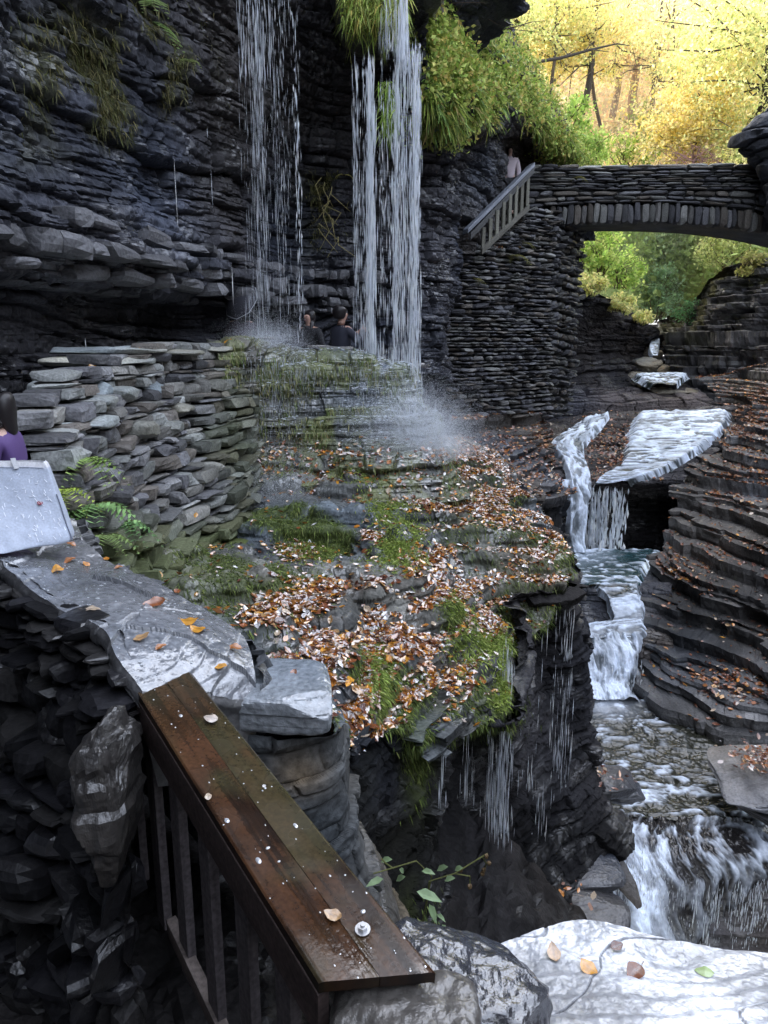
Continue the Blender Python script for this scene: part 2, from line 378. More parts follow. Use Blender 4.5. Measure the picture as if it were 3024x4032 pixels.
# ---- lip of rock the right fall drops from
bm_ = MB(); boulder(bm_, P(1530, -60, 13.0), A(.85, 0, 0), A(0, 1.9, 0), A(0, 0, .62), (.08, .08, .075), p=4, amp=.2, fr=1.6, seed=4, strat=.2)
tag(bm_.build('rock_overhang', M_ROCK), kind='structure')
# ---- path behind the falls
def slab(name, pts, col, seed, nr=60, nc=60, amp=.05, rough=.5, m=None):
    S = Sheet(None, nr, nc, pts=np.array(pts, float)); S.p[:, 2] += amp*(fbm(S.p*1.5, seed, 4)-.5)*2
    S.col = rockcol(S.p, col, seed); S.rough = np.full(len(S.p), rough); return structure(S, name, m)
slab('path', [[(-7.5, -4, -2.7), (-1.2, -4, -2.7)], [(-5.8, 2, -2.6), (-2.2, 2, -2.6)], [(-4.8, 6, -2.), (-2.6, 6, -2.)], [(-3.6, 10, -1.3), (-2.0, 10, -1.3)], [(-3, 13.5, -1.25), (0, 11.6, -1.25)], [(-1, 15.6, -1.25), (.5, 12.0, -1.3)], [(.6, 17.4, -1.3), (.9, 14, -1.5)]], (.1, .1, .1), 5)
# ---- mossy shelf below the wall (near slope)
hillrows = [
 [(560, 1960, 9.2), (960, 1740, 11.2), (1250, 1720, 11.0), (1450, 1770, 10.7), (1650, 1720, 11.4), (1800, 1720, 12.5), (1960, 1780, 13.5)],
 [(500, 2100, 7), (900, 1960, 9.4), (1200, 1850, 9.8), (1500, 1880, 9.6), (1700, 1840, 10), (1930, 1840, 11.2), (2060, 1900, 11.8)],
 [(520, 2250, 6.0), (850, 2130, 7.6), (1150, 2030, 8.3), (1450, 2020, 8.6), (1700, 1980, 9.0), (1980, 1970, 9.8), (2150, 2030, 10.2)],
 [(560, 2330, 5.4), (850, 2270, 6.5), (1150, 2200, 7.2), (1450, 2180, 7.6), (1700, 2150, 7.9), (1980, 2130, 8.7), (2220, 2150, 9.0)],
 [(650, 2400, 4.7), (900, 2380, 5.4), (1150, 2330, 6.1), (1450, 2300, 6.6), (1700, 2300, 6.9), (1980, 2310, 7.5), (2250, 2290, 8.2)],
 [(760, 2520, 4.1), (980, 2470, 4.7), (1200, 2440, 5.3), (1450, 2430, 5.7), (1700, 2430, 6.1), (1880, 2440, 6.5), (2010, 2460, 6.8)],
 [(900, 2640, 3.6), (1050, 2600, 4.0), (1250, 2560, 4.6), (1450, 2560, 5.1), (1650, 2570, 5.4), (1850, 2600, 5.8), (1995, 2640, 6.1)],
 [(1250, 2760, 3.6), (1340, 2740, 3.95), (1420, 2710, 4.3), (1500, 2700, 4.6), (1650, 2710, 4.9), (1850, 2740, 5.3), (1985, 2790, 5.5)],
 [(1310, 2960, 3.5), (1360, 2940, 3.7), (1420, 2910, 3.95), (1480, 2890, 4.15), (1560, 2870, 4.3), (1640, 2900, 4.5), (1660, 2940, 4.6)]]
S = Sheet(hillrows, 560, 470)
p = S.p; st = .24
zz_ = p[:, 2]+.75*(fbm(p*A(.8, .8, .2), 301, 3)-.5)*2+.22*(fbm(p*2.6, 302, 3)-.5)
t = zz_/st; i_ = np.floor(t); f_ = t-i_
zq = st*(i_+sstep(.55, 1., f_))
edge = np.minimum(1, np.linspace(0, 6, S.nr))[:, None]*np.ones((1, S.nc)); edge = edge.ravel()
p[:, 2] += (zq-p[:, 2])*.72*edge+.035*(fbm(p*6, 305, 3)-.5)*2+.012*(vn(p*22, 306)-.5)
S.renormal(); S.N = np.where(S.N[:, 2:3] < 0, -S.N, S.N)
off, e, idh = strata(S.p, S.s, .06, .35, 41)
N_ = S.N.copy(); S.p = S.p+N_*(((.20*(off-.5))*(1-N_[:, 2])+.03*(off-.5))*(.4+.6*e)+.03*(fbm(S.p*9, 307, 3)-.5))[:, None]
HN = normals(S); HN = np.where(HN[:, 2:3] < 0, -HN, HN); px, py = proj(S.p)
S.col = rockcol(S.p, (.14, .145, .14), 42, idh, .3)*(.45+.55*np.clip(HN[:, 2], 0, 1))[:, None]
ms = sstep(.42, .6, fbm(S.p*1.3, 43, 4))*np.clip(.35+blob(px, py, (1300, 1850, 160, 180), (1500, 2030, 130, 140), (1560, 2140, 110, 80), (1200, 2180, 200, 120), (950, 2100, 200, 200, .7), (1900, 2650, 120, 140), (1850, 2480, 120, 80), (1250, 2250, 100, 120), (1480, 2680, 120, 160, .6)), 0, 1)
S.col = mix(S.col, A(.085, .11, .025), ms*.85); S.rough = np.clip(.7-.6*sstep(.45, .65, fbm(S.p*3, 44, 3))+.3*ms, .1, .9)
HILL = S; HMOSS = ms
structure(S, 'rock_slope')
# ---- undercut ravine wall below the slope
S = Sheet([
 [(1310, 2960, 3.5), (1480, 2890, 4.15), (1650, 2900, 4.55), (1830, 2760, 5.25), (1990, 2790, 5.5), (2010, 2480, 6.8), (2010, 2330, 7.5), (2255, 2300, 8.2), (2200, 2080, 9.6), (2060, 1900, 11.8)],
 [(1320, 3050, 3.65), (1500, 3000, 4.4), (1650, 2980, 5.0), (1830, 2860, 6.0), (2000, 2860, 6.5), (2030, 2560, 7.6), (2040, 2430, 8.4), (2225, 2440, 8.8), (2200, 2200, 10.4), (2060, 2050, 12.2)],
 [(1340, 3400, 3.9), (1550, 3350, 4.6), (1720, 3300, 5.6), (1880, 3200, 6.8), (2050, 3150, 7.5), (2130, 2900, 8.3), (2180, 2800, 8.8), (2300, 2650, 9.2), (2270, 2480, 10.6), (2150, 2250, 12.3)],
 [(1350, 3700, 4.1), (1620, 3650, 4.7), (1800, 3560, 5.8), (1950, 3450, 6.9), (2150, 3350, 7.6), (2280, 3150, 8.3), (2300, 3000, 8.8), (2315, 2860, 9.3), (2290, 2640, 10.7), (2230, 2350, 12.4)],
 [(1350, 4100, 4.1), (1650, 4050, 4.5), (1850, 3800, 5.6), (2000, 3700, 6.6), (2250, 3620, 7.2), (2420, 3480, 7.8), (2440, 3250, 8.6), (2300, 3050, 9.2), (2290, 2750, 10.6), (2260, 2500, 12.2)]], 420, 460)
rockify(S, 51, h=.22, w=.7, amp=.28, h2=.07, amp2=.09, big=.22, fine=.02, base=(.026, .026, .030), wet=.5)
px, py = proj(S.p)
S.col = mix(S.col, (.10, .095, .06), .6*blob(px, py, (1500, 3300, 200, 350))*vn(S.p*2, 9))
S.col = mix(S.col, (.08, .10, .025), blob(px, py, (1880, 2700, 90, 150), (1650, 3000, 50, 160), (1640, 3600, 60, 120))*sstep(.35, .55, fbm(S.p*3, 61, 3)))
S.col *= (1-.75*sstep(3050, 3350, py))[:, None]  # shadow low in the ravine put into the rock colour
structure(S, 'ravine_wall'); RAV = S
# fallen rock spur and dark ledges by the lower pool
mb = MB()
for (cx, cy, Y, sx, sy, sz, sd) in [(2350, 3080, 9.3, .55, .3, .12, 1), (2440, 3120, 9.6, .35, .25, .1, 2), (2150, 3560, 7.4, .9, .5, .12, 3), (2000, 3640, 6.9, .7, .5, .12, 4), (2250, 3420, 7.9, .6, .4, .1, 5)]:
    boulder(mb, P(cx, cy, Y), A(sx, 0, 0), A(0, sy, 0), A(0, 0, sz), (.05, .05, .055), p=4, amp=.06, fr=2.5, seed=sd, rough=.3, T=(CV8, CF8), strat=.06)
boulder(mb, P(2370, 3330, 8.6), A(.1, 0, 0), A(.33, -.5, -.48), A(0, .05, .1), (.06, .055, .055), p=5, amp=.05, seed=8, rough=.35)
tag(mb.build('ravine_ledges', M_ROCK), kind='structure')
# ---- shelf between slope and bridge abutment
S = Sheet([[(1560, 1640, 17.2), (1900, 1630, 17.8), (2170, 1630, 20)], [(1620, 1740, 14.6), (1900, 1730, 15.8), (2175, 1735, 18.3)],
           [(1800, 1830, 13), (2000, 1850, 14.2), (2200, 1850, 17.2)], [(1900, 1950, 12.2), (2080, 1940, 13.4), (2225, 1945, 16.8)], [(1900, 2250, 12.6), (2100, 2200, 14), (2235, 2200, 17.2)], [(1900, 2400, 12.6), (2100, 2450, 14), (2240, 2420, 16.4)]], 230, 190)
shelves(S, 73, .1, .35, amp=.3, und=.08)
rockify(S, 71, h=.1, w=1.2, amp=.08, h2=.05, amp2=.03, big=.04, fine=.02, base=(.10, .095, .095), wet=.4)
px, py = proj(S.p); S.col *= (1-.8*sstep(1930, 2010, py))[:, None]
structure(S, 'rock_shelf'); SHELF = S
# ---- rock of the main cascade with its cave
S = Sheet([
 [(2150, 1640, 25.5), (2350, 1625, 25), (2560, 1615, 24.8), (2760, 1605, 24.6), (2960, 1590, 24.4)],
 [(2150, 1740, 21.5), (2330, 1745, 22), (2500, 1755, 21.9), (2700, 1765, 21.7), (2850, 1760, 21.6)],
 [(2190, 1880, 19.6), (2330, 1880, 19.9), (2450, 1885, 19.7), (2600, 1880, 19.6), (2700, 1880, 19.6)],
 [(2200, 1950, 19.2), (2310, 1925, 19.6), (2450, 1915, 19.6), (2600, 1905, 19.7), (2700, 1910, 19.7)],
 [(2200, 2000, 19.5), (2310, 2000, 20.3), (2450, 1990, 21.4), (2600, 1990, 21.4), (2700, 2000, 20.3)],
 [(2200, 2230, 19.3), (2310, 2230, 19.9), (2450, 2230, 21), (2600, 2230, 20.4), (2700, 2230, 18.8)]], 260, 230)
rockify(S, 81, h=.16, w=.9, amp=.22, h2=.06, amp2=.07, big=.12, fine=.02, base=(.06, .055, .056), wet=.5, warm=.15)
px, py = proj(S.p); S.col *= (1-.75*sstep(1930, 1990, py))[:, None]  # shade of the cave under the lip put into the colour
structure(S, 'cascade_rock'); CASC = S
# ---- lower stream bed
S = Sheet([
 [(2150, 2230, 18.9), (2400, 2230, 18.9), (2750, 2230, 18.5)], [(2200, 2315, 16.2), (2400, 2315, 16.2), (2650, 2310, 16.1)],
 [(2200, 2350, 16.0), (2400, 2350, 16), (2650, 2350, 15.7)], [(2200, 2450, 15.5), (2400, 2455, 15.3), (2650, 2445, 15)],
 [(2200, 2510, 15.0), (2400, 2520, 14.8), (2650, 2520, 14.4)], [(2180, 2740, 14.3), (2400, 2760, 14), (2700, 2770, 13.6)],
 [(2100, 2900, 12.9), (2400, 2920, 12.7), (2900, 2920, 12.3)], [(2050, 3190, 10.5), (2600, 3230, 10.3), (3300, 3270, 10)],
 [(2000, 3300, 9.6), (2700, 3330, 9.4), (3300, 3340, 9.3)], [(1950, 3480, 9.4), (2700, 3480, 9.1), (3300, 3480, 9)], [(1900, 3760, 8.8), (2700, 3820, 8.5), (3300, 3820, 8.5)]], 460, 200)
rockify(S, 91, h=.14, w=.7, amp=.13, h2=.05, amp2=.04, big=.06, fine=.02, base=(.06, .055, .055), wet=.5)
structure(S, 'stream_bed')
# ---- right bank ledges
S = Sheet([
 [(2760, 1490, 27), (2860, 1480, 27), (2960, 1450, 26.5), (3060, 1420, 26), (3300, 1350, 25)],
 [(2880, 1640, 24), (2930, 1600, 23.8), (2990, 1560, 23.5), (3060, 1540, 23), (3300, 1480, 22)],
 [(2750, 1780, 21.5), (2830, 1740, 21.3), (2930, 1700, 21), (3040, 1670, 20.5), (3300, 1600, 19.5)],
 [(2630, 1890, 19.5), (2750, 1860, 19.2), (2900, 1830, 18.8), (3040, 1800, 18.3), (3300, 1750, 17.5)],
 [(2655, 2000, 18.7), (2770, 1980, 18.2), (2900, 1960, 17.8), (3040, 1940, 17.3), (3300, 1900, 16.5)],
 [(2570, 2180, 17.7), (2700, 2140, 17), (2850, 2100, 16.6), (3040, 2060, 16), (3300, 2000, 15.2)],
 [(2530, 2290, 16.5), (2680, 2290, 15.8), (2800, 2260, 15.3), (3040, 2220, 14.8), (3300, 2200, 14)],
 [(2545, 2400, 15.4), (2680, 2420, 14.8), (2850, 2420, 14.3), (3040, 2400, 13.8), (3300, 2350, 13)],
 [(2510, 2560, 14.6), (2650, 2560, 14), (2850, 2560, 13.5), (3040, 2540, 13), (3300, 2500, 12.2)],
 [(2500, 2720, 13.6), (2640, 2740, 13), (2850, 2720, 12.6), (3040, 2690, 12.2), (3300, 2650, 11.5)],
 [(2560, 2785, 13), (2700, 2810, 12.5), (2850, 2845, 12.0), (3040, 2870, 11.7), (3300, 2850, 11.2)],
 [(2560, 2900, 13.1), (2700, 2930, 12.6), (2850, 2980, 12.1), (3040, 2980, 11.8), (3300, 2950, 11.3)]], 520, 250)
shelves(S, 103, .10, .34, amp=.34, und=.07)
rockify(S, 101, h=.12, w=1.2, amp=.09, h2=.05, amp2=.03, big=.03, fine=.015, base=(.125, .122, .122), wet=.5, gap=.07, warp=.3, warm=.25)
px, py = proj(S.p)
S.col *= (1-.6*blob(px, py, (2900, 2400, 300, 170), (2750, 2480, 200, 200), (2960, 2150, 90, 90, .5)))[:, None]
structure(S, 'right_bank'); RB = S
# ledge at lower right by the pool
mb = MB()
boulder(mb, P(3010, 3060, 10.1), A(.75, 0, 0), A(.1, .8, 0), A(0, 0, .16), (.16, .16, .17), p=5, amp=.08, fr=1.5, seed=31, rough=.35, strat=.07)
boulder(mb, P(3080, 3180, 9.7), A(.6, 0, 0), A(0, .5, 0), A(0, 0, .12), (.1, .1, .1), p=5, amp=.06, fr=1.5, seed=32, rough=.3, strat=.06)
tag(mb.build('rock_ledge', M_ROCK), kind='structure')
# ---- upper gorge under the bridge
S = Sheet([
 [(2120, 1000, 24), (2260, 1120, 26), (2400, 1190, 28), (2500, 1240, 30), (2590, 1300, 33)],
 [(2120, 1130, 24.2), (2260, 1160, 26), (2400, 1230, 27.6), (2510, 1290, 29.6), (2590, 1330, 33)],
 [(2120, 1400, 24.8), (2260, 1400, 26.8), (2400, 1400, 28.6), (2500, 1400, 31), (2590, 1400, 34)],
 [(2120, 1530, 24.6), (2260, 1530, 25.8), (2400, 1530, 26.8), (2520, 1525, 27.8), (2720, 1520, 28.6)],
 [(2120, 1590, 24.5), (2300, 1580, 25.2), (2450, 1575, 25.6), (2600, 1570, 25.9), (2800, 1570, 26)],
 [(2120, 1660, 24.6), (2300, 1650, 25.2), (2450, 1645, 25.5), (2600, 1640, 25.7), (2850, 1630, 25.7)]], 240, 190)
rockify(S, 111, h=.3, w=1.5, amp=.4, h2=.1, amp2=.12, big=.2, fine=.02, base=(.045, .04, .042), wet=.3)
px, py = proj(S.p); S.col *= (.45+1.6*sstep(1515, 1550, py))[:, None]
structure(S, 'upper_gorge_wall'); UGL = S
S = Sheet([
 [(2585, 1270, 37), (2660, 1250, 34), (2760, 1170, 32), (2850, 1070, 30), (3060, 1000, 28), (3400, 900, 26)],
 [(2590, 1300, 34), (2680, 1300, 31), (2760, 1260, 29.5), (2860, 1200, 28.5), (3060, 1120, 27), (3400, 1050, 25)],
 [(2600, 1380, 33), (2680, 1380, 30), (2760, 1370, 29), (2860, 1340, 28), (3060, 1300, 26.5), (3400, 1250, 24.6)],
 [(2640, 1460, 30), (2700, 1460, 29), (2780, 1470, 28.3), (2880, 1480, 27.5), (3060, 1460, 26.3), (3400, 1400, 24.4)],
 [(2700, 1560, 28), (2750, 1580, 27), (2800, 1600, 26.4), (2900, 1600, 26), (3060, 1560, 25.6), (3400, 1500, 24.2)]], 170, 200)
shelves(S, 123, .2, .6, amp=.5, und=.15)
rockify(S, 121, h=.2, w=2, amp=.12, h2=.08, amp2=.05, big=.05, fine=.02, base=(.07, .068, .072), wet=.4, warm=.15)
px, py = proj(S.p); gm = sstep(.45, .6, fbm(S.p*.8, 5, 3))*(1-sstep(1250, 1420, py))
S.col = mix(S.col, (.09, .085, .03), gm*.7)
structure(S, 'upper_right_wall'); UGR = S
mb = MB()
for k, (cx, cy, Y, sx, sz) in enumerate([(2540, 1440, 30, .55, .28), (2500, 1480, 29.5, .6, .15), (2560, 1400, 32, .4, .3), (2600, 1460, 30.5, .35, .25), (2640, 1545, 27.2, .9, .14), (2600, 1575, 26.6, 1.3, .12)]):
    boulder(mb, P(cx, cy, Y), A(sx, 0, 0), A(0, .6, 0), A(0, 0, sz), (.16, .14, .11), p=4, amp=.12, fr=2, seed=60+k, rough=.5, T=(CV8, CF8), strat=.12)
tag(mb.build('stream_rocks', M_ROCK), kind='structure')
# ---- forest hillside and far ground
S = Sheet([
 [(1200, -160, 110), (1900, -160, 110), (2600, -160, 110), (3400, -160, 110), (4600, -160, 100)],
 [(1300, -90, 85), (1900, -90, 85), (2600, -90, 85), (3400, -90, 85), (4600, -90, 80)],
 [(1400, 50, 62), (1900, 50, 62), (2600, 50, 62), (3400, 50, 60), (4600, 50, 56)],
 [(1500, 350, 46), (2000, 350, 46), (2600, 350, 47), (3400, 330, 46), (4600, 300, 42)],
 [(1700, 600, 36), (2200, 600, 37), (2650, 620, 40), (3400, 560, 37), (4600, 500, 34)],
 [(1900, 800, 31), (2250, 850, 33), (2620, 900, 39), (3300, 800, 33), (4600, 750, 30)],
 [(2050, 1050, 28), (2300, 1080, 30), (2620, 1260, 37), (3200, 1000, 30), (4600, 1000, 27)]], 200, 200)
S.p[:, 2] += 1.2*(fbm(S.p*.12, 131, 4)-.5)*2
px, py = proj(S.p); n1 = fbm(S.p*.35, 132, 4)
S.col = mix(np.broadcast_to(A(.42, .28, .14), S.p.shape), A(.6, .46, .2), sstep(.4, .6, n1)); S.col = mix(S.col, A(.12, .14, .035), sstep(.52, .7, fbm(S.p*.5, 135, 3))*.7+.0*py)
S.col = mix(S.col, A(.20, .25, .09), .9*sstep(760, 900, py)); S.rough = np.full(len(S.p), .9)
structure(S, 'hillside', M_STONE); FORH = S
mb = MB(); g = 400
mb.add([(-g, -g, -9.6), (g, -g, -9.6), (g, g, -9.6), (-g, g, -9.6)], np.array([[0, 1, 2, 3]]), (.03, .028, .026), .8)
tag(mb.build('ground', M_STONE), kind='structure')
S = Sheet(None, 120, 160, pts=np.array([[(-3, -1, -3.1), (1, -1, -3.3), (4.5, -1, -6)], [(-3, 2, -3.0), (.2, 2.2, -3.3), (3.5, 2, -6.5)], [(-3, 3.4, -2.8), (-.4, 3.6, -3.2), (3, 4, -7.2)], [(-3, 6, -2.4), (0, 6, -3.6), (4, 7, -8)]], float))
rockify(S, 145, h=.2, w=.6, amp=.2, big=.2, base=(.02, .019, .02), dirn=(0, 0, 1)); structure(S, 'ravine_fill')  # near-black sheet added to fill the dark gap behind the rail slats
q_ = [(-3.6, 4.5), (-2.6, 8), (-1., 11.6), (.6, 13.8), (1.4, 18), (1.8, 21.5), (2.4, 28), (-6, 40)]
S = Sheet(None, 60, 160, pts=np.array([[(x, y, z-(1.5 if y < 12 and z > -2 else 0)) for x, y in q_] for z in (-1.5, -4, -7, -10.)], float))
rockify(S, 149, h=.3, w=1., amp=.2, big=.2, base=(.04, .04, .042), wet=.2); structure(S, 'sun_block_base')  # unseen sheet added to block sun leaking under cliff and slope
# right gorge side, mostly outside the frame; made tall to block low sky light
S = Sheet(None, 120, 160, pts=np.array([[(20, -14, 13), (17, 8, 13), (14.5, 18.5, 11), (14, 21, 9), (16, 25, 7)], [(14, -12, 6), (13.3, 8, 6), (11.1, 18.5, 5.6), (9.5, 20.6, 5.4), (12.5, 23.5, 4.6)],
   [(14.5, -6, -2), (12.6, 8, -1), (11.6, 18.5, 3), (9.9, 20.6, 4.4), (12.6, 23.5, 3)], [(13, -6, -7), (10, 8, -6), (10, 16.5, -3), (11.8, 20.8, 0), (12.8, 23.5, 0)]], float))
rockify(S, 141, h=.3, w=1.4, amp=.4, big=.4, base=(.05, .048, .05), wet=.2)
structure(S, 'right_cliff'); RC = S
S = Sheet(None, 50, 90, pts=np.array([[(-9, -9, 12), (2, -12, 11), (18, -13, 12)], [(-7, -7, 4), (2, -9, 3), (14, -11, 4)], [(-6, -5, -3), (2, -6, -4), (12, -9, -7)]], float))
rockify(S, 147, h=.4, w=1.6, amp=.4, big=.5, base=(.06, .058, .06), wet=.2); structure(S, 'sky_block_behind')  # unseen wall added behind the camera to block low sky light
# ================================================================== WALLS, BRIDGE
GREY = A((.15, .15, .16), (.19, .185, .18), (.12, .12, .13), (.22, .22, .21), (.15, .135, .12), (.10, .10, .11)).reshape(-1, 3)
def stone_wall(mb, S4, courses, length, cols=GREY, depth=.12, seed=0, jit=.1, mortar=.12, moss=None, hvar=.5, proud=.05):
    """stones laid in courses over a ruled face; S4 = Sheet"""
    g = S4.p.reshape(S4.nr, S4.nc, 3); nn = S4.N.reshape(S4.nr, S4.nc, 3)
    r_ = np.random.default_rng(seed)
    hs = r_.uniform(1-hvar, 1+hvar, courses); hs = np.concatenate(([0], np.cumsum(hs)/hs.sum()))
    C = []; AX = []; AY = []; AZ = []; K = []
    for i in range(courses):
        v = (hs[i]+hs[i+1])/2*(S4.nr-1); row = g[min(int(v), S4.nr-1)]
        seg = np.concatenate(([0], np.cumsum(np.linalg.norm(np.diff(row, axis=0), axis=1)))); tot = seg[-1]
        t = -r_.random()*length
        while t < tot:
            w = length*r_.uniform(.45, 1.7)
            a, b = max(t, 0), min(t+w, tot); t += w
            if b-a < length*.12: continue
            ia, ib = np.interp([a, b], seg, np.arange(S4.nc)); m = (ia+ib)/2
            f = lambda q, G_: G_[min(int(v), S4.nr-1), min(int(round(q)), S4.nc-1)]
            p0, p1 = f(ia, g), f(ib, g); c = (p0+p1)/2; n = f(m, nn)
            vu = g[min(int(hs[i+1]*(S4.nr-1)), S4.nr-1), min(int(round(m)), S4.nc-1)]-g[min(int(hs[i]*(S4.nr-1)), S4.nr-1), min(int(round(m)), S4.nc-1)]
            C.append(c+n*(r_.normal(0, proud))); AX.append((p1-p0)*.5*(1-mortar*.4)); AY.append(n*depth*(.8+.4*r_.random())); AZ.append(vu*.5*(1-mortar)*r_.uniform(.8, 1.02))
            K.append(cols[r_.integers(len(cols))]*r_.uniform(.6, 1.35))
    C, AX, AY, AZ, K = map(np.array, (C, AX, AY, AZ, K))
    if moss is not None:
        x, y = proj(C); m = moss(x, y); K = mix(K, A(.10, .12, .04), m)
    stones(mb, C, AX, AY, AZ, K, p=4.5, jit=jit, rough=r_.uniform(.3, .8, len(C)))
def level_wall(mb, S4, courses, length, cols=GREY, depth=.12, seed=0, jit=.1, mortar=.12, moss=None, hvar=.5, proud=.05, chamf=4.5):
    """stones in level courses over a face given as a Sheet"""
    g = S4.p.reshape(S4.nr, S4.nc, 3); nn = S4.N.reshape(S4.nr, S4.nc, 3); r_ = np.random.default_rng(seed)
    zt, zb = g[:, :, 2].max(), g[:, :, 2].min(); hs = r_.uniform(1-hvar, 1+hvar, courses); hs = zt-(zt-zb)*np.concatenate(([0], np.cumsum(hs)/hs.sum()))
    C = []; AX = []; AY = []; AZ = []; K = []; H = []
    for i in range(courses):
        z = (hs[i]+hs[i+1])/2; h = hs[i]-hs[i+1]; row = []; nrow = []
        for j in range(S4.nc):
            zc_ = g[:, j, 2]
            if zc_[0]+h*.4 < z or zc_[-1] > z: continue
            f = np.interp(-z, -zc_, np.arange(S4.nr)); a = int(f); b_ = min(a+1, S4.nr-1); p = g[a, j]*(1-f+a)+g[b_, j]*(f-a); p[2] = z; row.append(p); nrow.append(nn[a, j])
        if len(row) < 3: continue
        row = np.array(row); nrow = np.array(nrow); seg = np.concatenate(([0], np.cumsum(np.linalg.norm(np.diff(row[:, :2], axis=0), axis=1)))); t = -r_.random()*length
        while t < seg[-1]:
            w = length*r_.uniform(.4, 1.8); a, b_ = max(t, 0), min(t+w, seg[-1]); t += w
            if b_-a < length*.15: continue
            q = lambda x: np.array([np.interp(x, seg, row[:, k]) for k in range(3)])
            p0, p1 = q(a), q(b_); n = nrow[int(np.interp((a+b_)/2, seg, np.arange(len(row))))]*A(1, 1, 0); n /= np.linalg.norm(n)+1e-9
            C.append((p0+p1)/2+n*r_.normal(0, proud)+A(0, 0, r_.normal(0, h*.06))); AX.append((p1-p0)*.5*(1-mortar*.25)); AY.append(n*depth*(.8+.4*r_.random())); AZ.append(A(0, 0, h*.5*(1-mortar)*r_.uniform(.75, 1.05))); K.append(cols[r_.integers(len(cols))]*r_.uniform(.6, 1.35))
    C, AX, AY, AZ, K = map(np.array, (C, AX, AY, AZ, K))
    if moss is not None: x, y = proj(C); K = mix(K, A(.10, .12, .04), moss(x, y))
    stones(mb, C, AX, AY, AZ, K, p=chamf, jit=jit, rough=r_.uniform(.3, .8, len(C)), T=(CV3, CF3))
def backing(mb, S4, col=(.03, .03, .03), off=.06):
    mb.add(S4.p-S4.N*off, S4.quads(), col, .8)
# --- abutment wall
S = Sheet([[(1640, 955, 17.6), (1860, 975, 18.6), (1960, 950, 19.2), (2060, 880, 20.1), (2100, 820, 20.5), (2180, 830, 20.9)],
           [(1640, 1650, 17.0), (1850, 1640, 17.7), (1950, 1640, 18.2), (2050, 1640, 18.8), (2100, 1640, 19.2), (2165, 1640, 19.6)]], 90, 120)
S.p += S.N*(.25*(fbm(S.p*.8, 3, 3)-.5))[:, None]
mb = MB(); backing(mb, S); level_wall(mb, S, 58, .24, depth=.14, seed=5, jit=.2, mortar=.25, proud=.06, cols=GREY*.8, hvar=.6)
# return face of the corner
S2 = Sheet([[(2180, 830, 20.9), (2300, 880, 23.4)], [(2165, 1640, 19.6), (2240, 1640, 22.6)]], 60, 30)
backing(mb, S2); stone_wall(mb, S2, 40, .4, depth=.12, seed=6, jit=.2, mortar=.25, cols=GREY*.55)
ABUT = S
o = mb.build('retaining_wall', M_STONE)
tag(o, 'tall dry stone retaining wall of thin dark stones below the timber stair rail', 'stone wall')
# --- stone bridge
BY, BD = 21.3, 1.7       # front face depth, width
def Z(py, Y): return P(1512, py, Y)[2]
x0 = P(2075, 700, BY)[0]; x1 = 13.2
ztop = Z(652, BY); zar = Z(800, BY); zc = Z(878, BY)
xc = 6.75
arch = lambda x: zc-.014*(x-xc)**2-.0018*abs(x-xc)**3
root = empty('stone_bridge', (xc, BY, zc)); tag(root, 'arched footbridge of dark thin stones with a solid parapet over the gorge', 'bridge')
xs = np.linspace(x0, x1, 80)
def face(xs, zt, zb, Y, n):
    S = Sheet.__new__(Sheet); v = np.linspace(0, 1, n)[:, None]
    G = np.zeros((n, len(xs), 3)); G[:, :, 0] = xs; G[:, :, 1] = Y; G[:, :, 2] = zt*(1-v)+zb*v
    S.nr, S.nc = n, len(xs); S.base(G); return S
VT = .52                                             # arch ring thickness
dz = .02*np.sin(xs*1.7)
top = ztop+dz+.04*(xs-x0)/4
for nm, zt, zb, Yf, back in (('parapet', top-.09, zc+VT+.3+0*xs, BY, 0), ('spandrel_wall', zc+VT+.3+0*xs, np.minimum(arch(xs)+VT, zc+VT+.25), BY+.02, 0)):
    mb = MB(); S = face(xs, zt, zb, Yf, 40); backing(mb, S, off=.04)
    if nm == 'parapet':
        stone_wall(mb, S, 9, .5, depth=.1, seed=15, jit=.12, mortar=.22, proud=.025, cols=GREY*.72)
        S = face(xs, zt, zb, BY+.42, 20); mb.add(S.p, S.quads(), (.06, .06, .065), .8)
    else: stone_wall(mb, S, 3, .45, depth=.09, seed=16, jit=.14, mortar=.2, proud=.02, cols=GREY*.65)
    local(mb.build(nm, M_STONE), root)
mb = MB(); xx = x0-.05; C = []; AX = []; K = []; r_ = np.random.default_rng(44)
while xx < x1:
    w_ = r_.uniform(.35, .95); c = xx+w_/2; C.append((c, BY+.2, np.interp(c, xs, top)-.055+r_.normal(0, .008))); AX.append((w_/2*.98, 0, 0)); K.append(GREY[r_.integers(6)]*r_.uniform(.7, 1.15)); xx += w_
n = len(C); stones(mb, np.array(C), np.array(AX), np.tile(A(0, .29, 0), (n, 1)), np.tile(A(0, 0, .05), (n, 1)), np.array(K), p=6, jit=.08)
local(mb.build('coping', M_STONE), root)
mb = MB(); xx = 3.75; C = []; AX = []; AZ = []; K = []
while xx < x1:
    w_ = r_.uniform(.13, .22); c = xx+w_/2; th = math.atan((arch(c+.05)-arch(c-.05))/.1); l = VT*r_.uniform(.9, 1.05)
    d_ = A(-math.sin(th)-.05*(c-xc), 0, math.cos(th)); d_ /= np.linalg.norm(d_)
    C.append(A(c, BY+.1, arch(c))+d_*l/2); AX.append(A(d_[2], 0, -d_[0])*w_/2*.93); AZ.append(d_*l/2); K.append(GREY[r_.integers(6)]*r_.uniform(.3, .75)); xx += w_
n = len(C); stones(mb, np.array(C), np.array(AX), np.tile(A(0, .16, 0), (n, 1)), np.array(AZ), np.array(K), p=6, jit=.07)
local(mb.build('arch_ring', M_STONE), root)
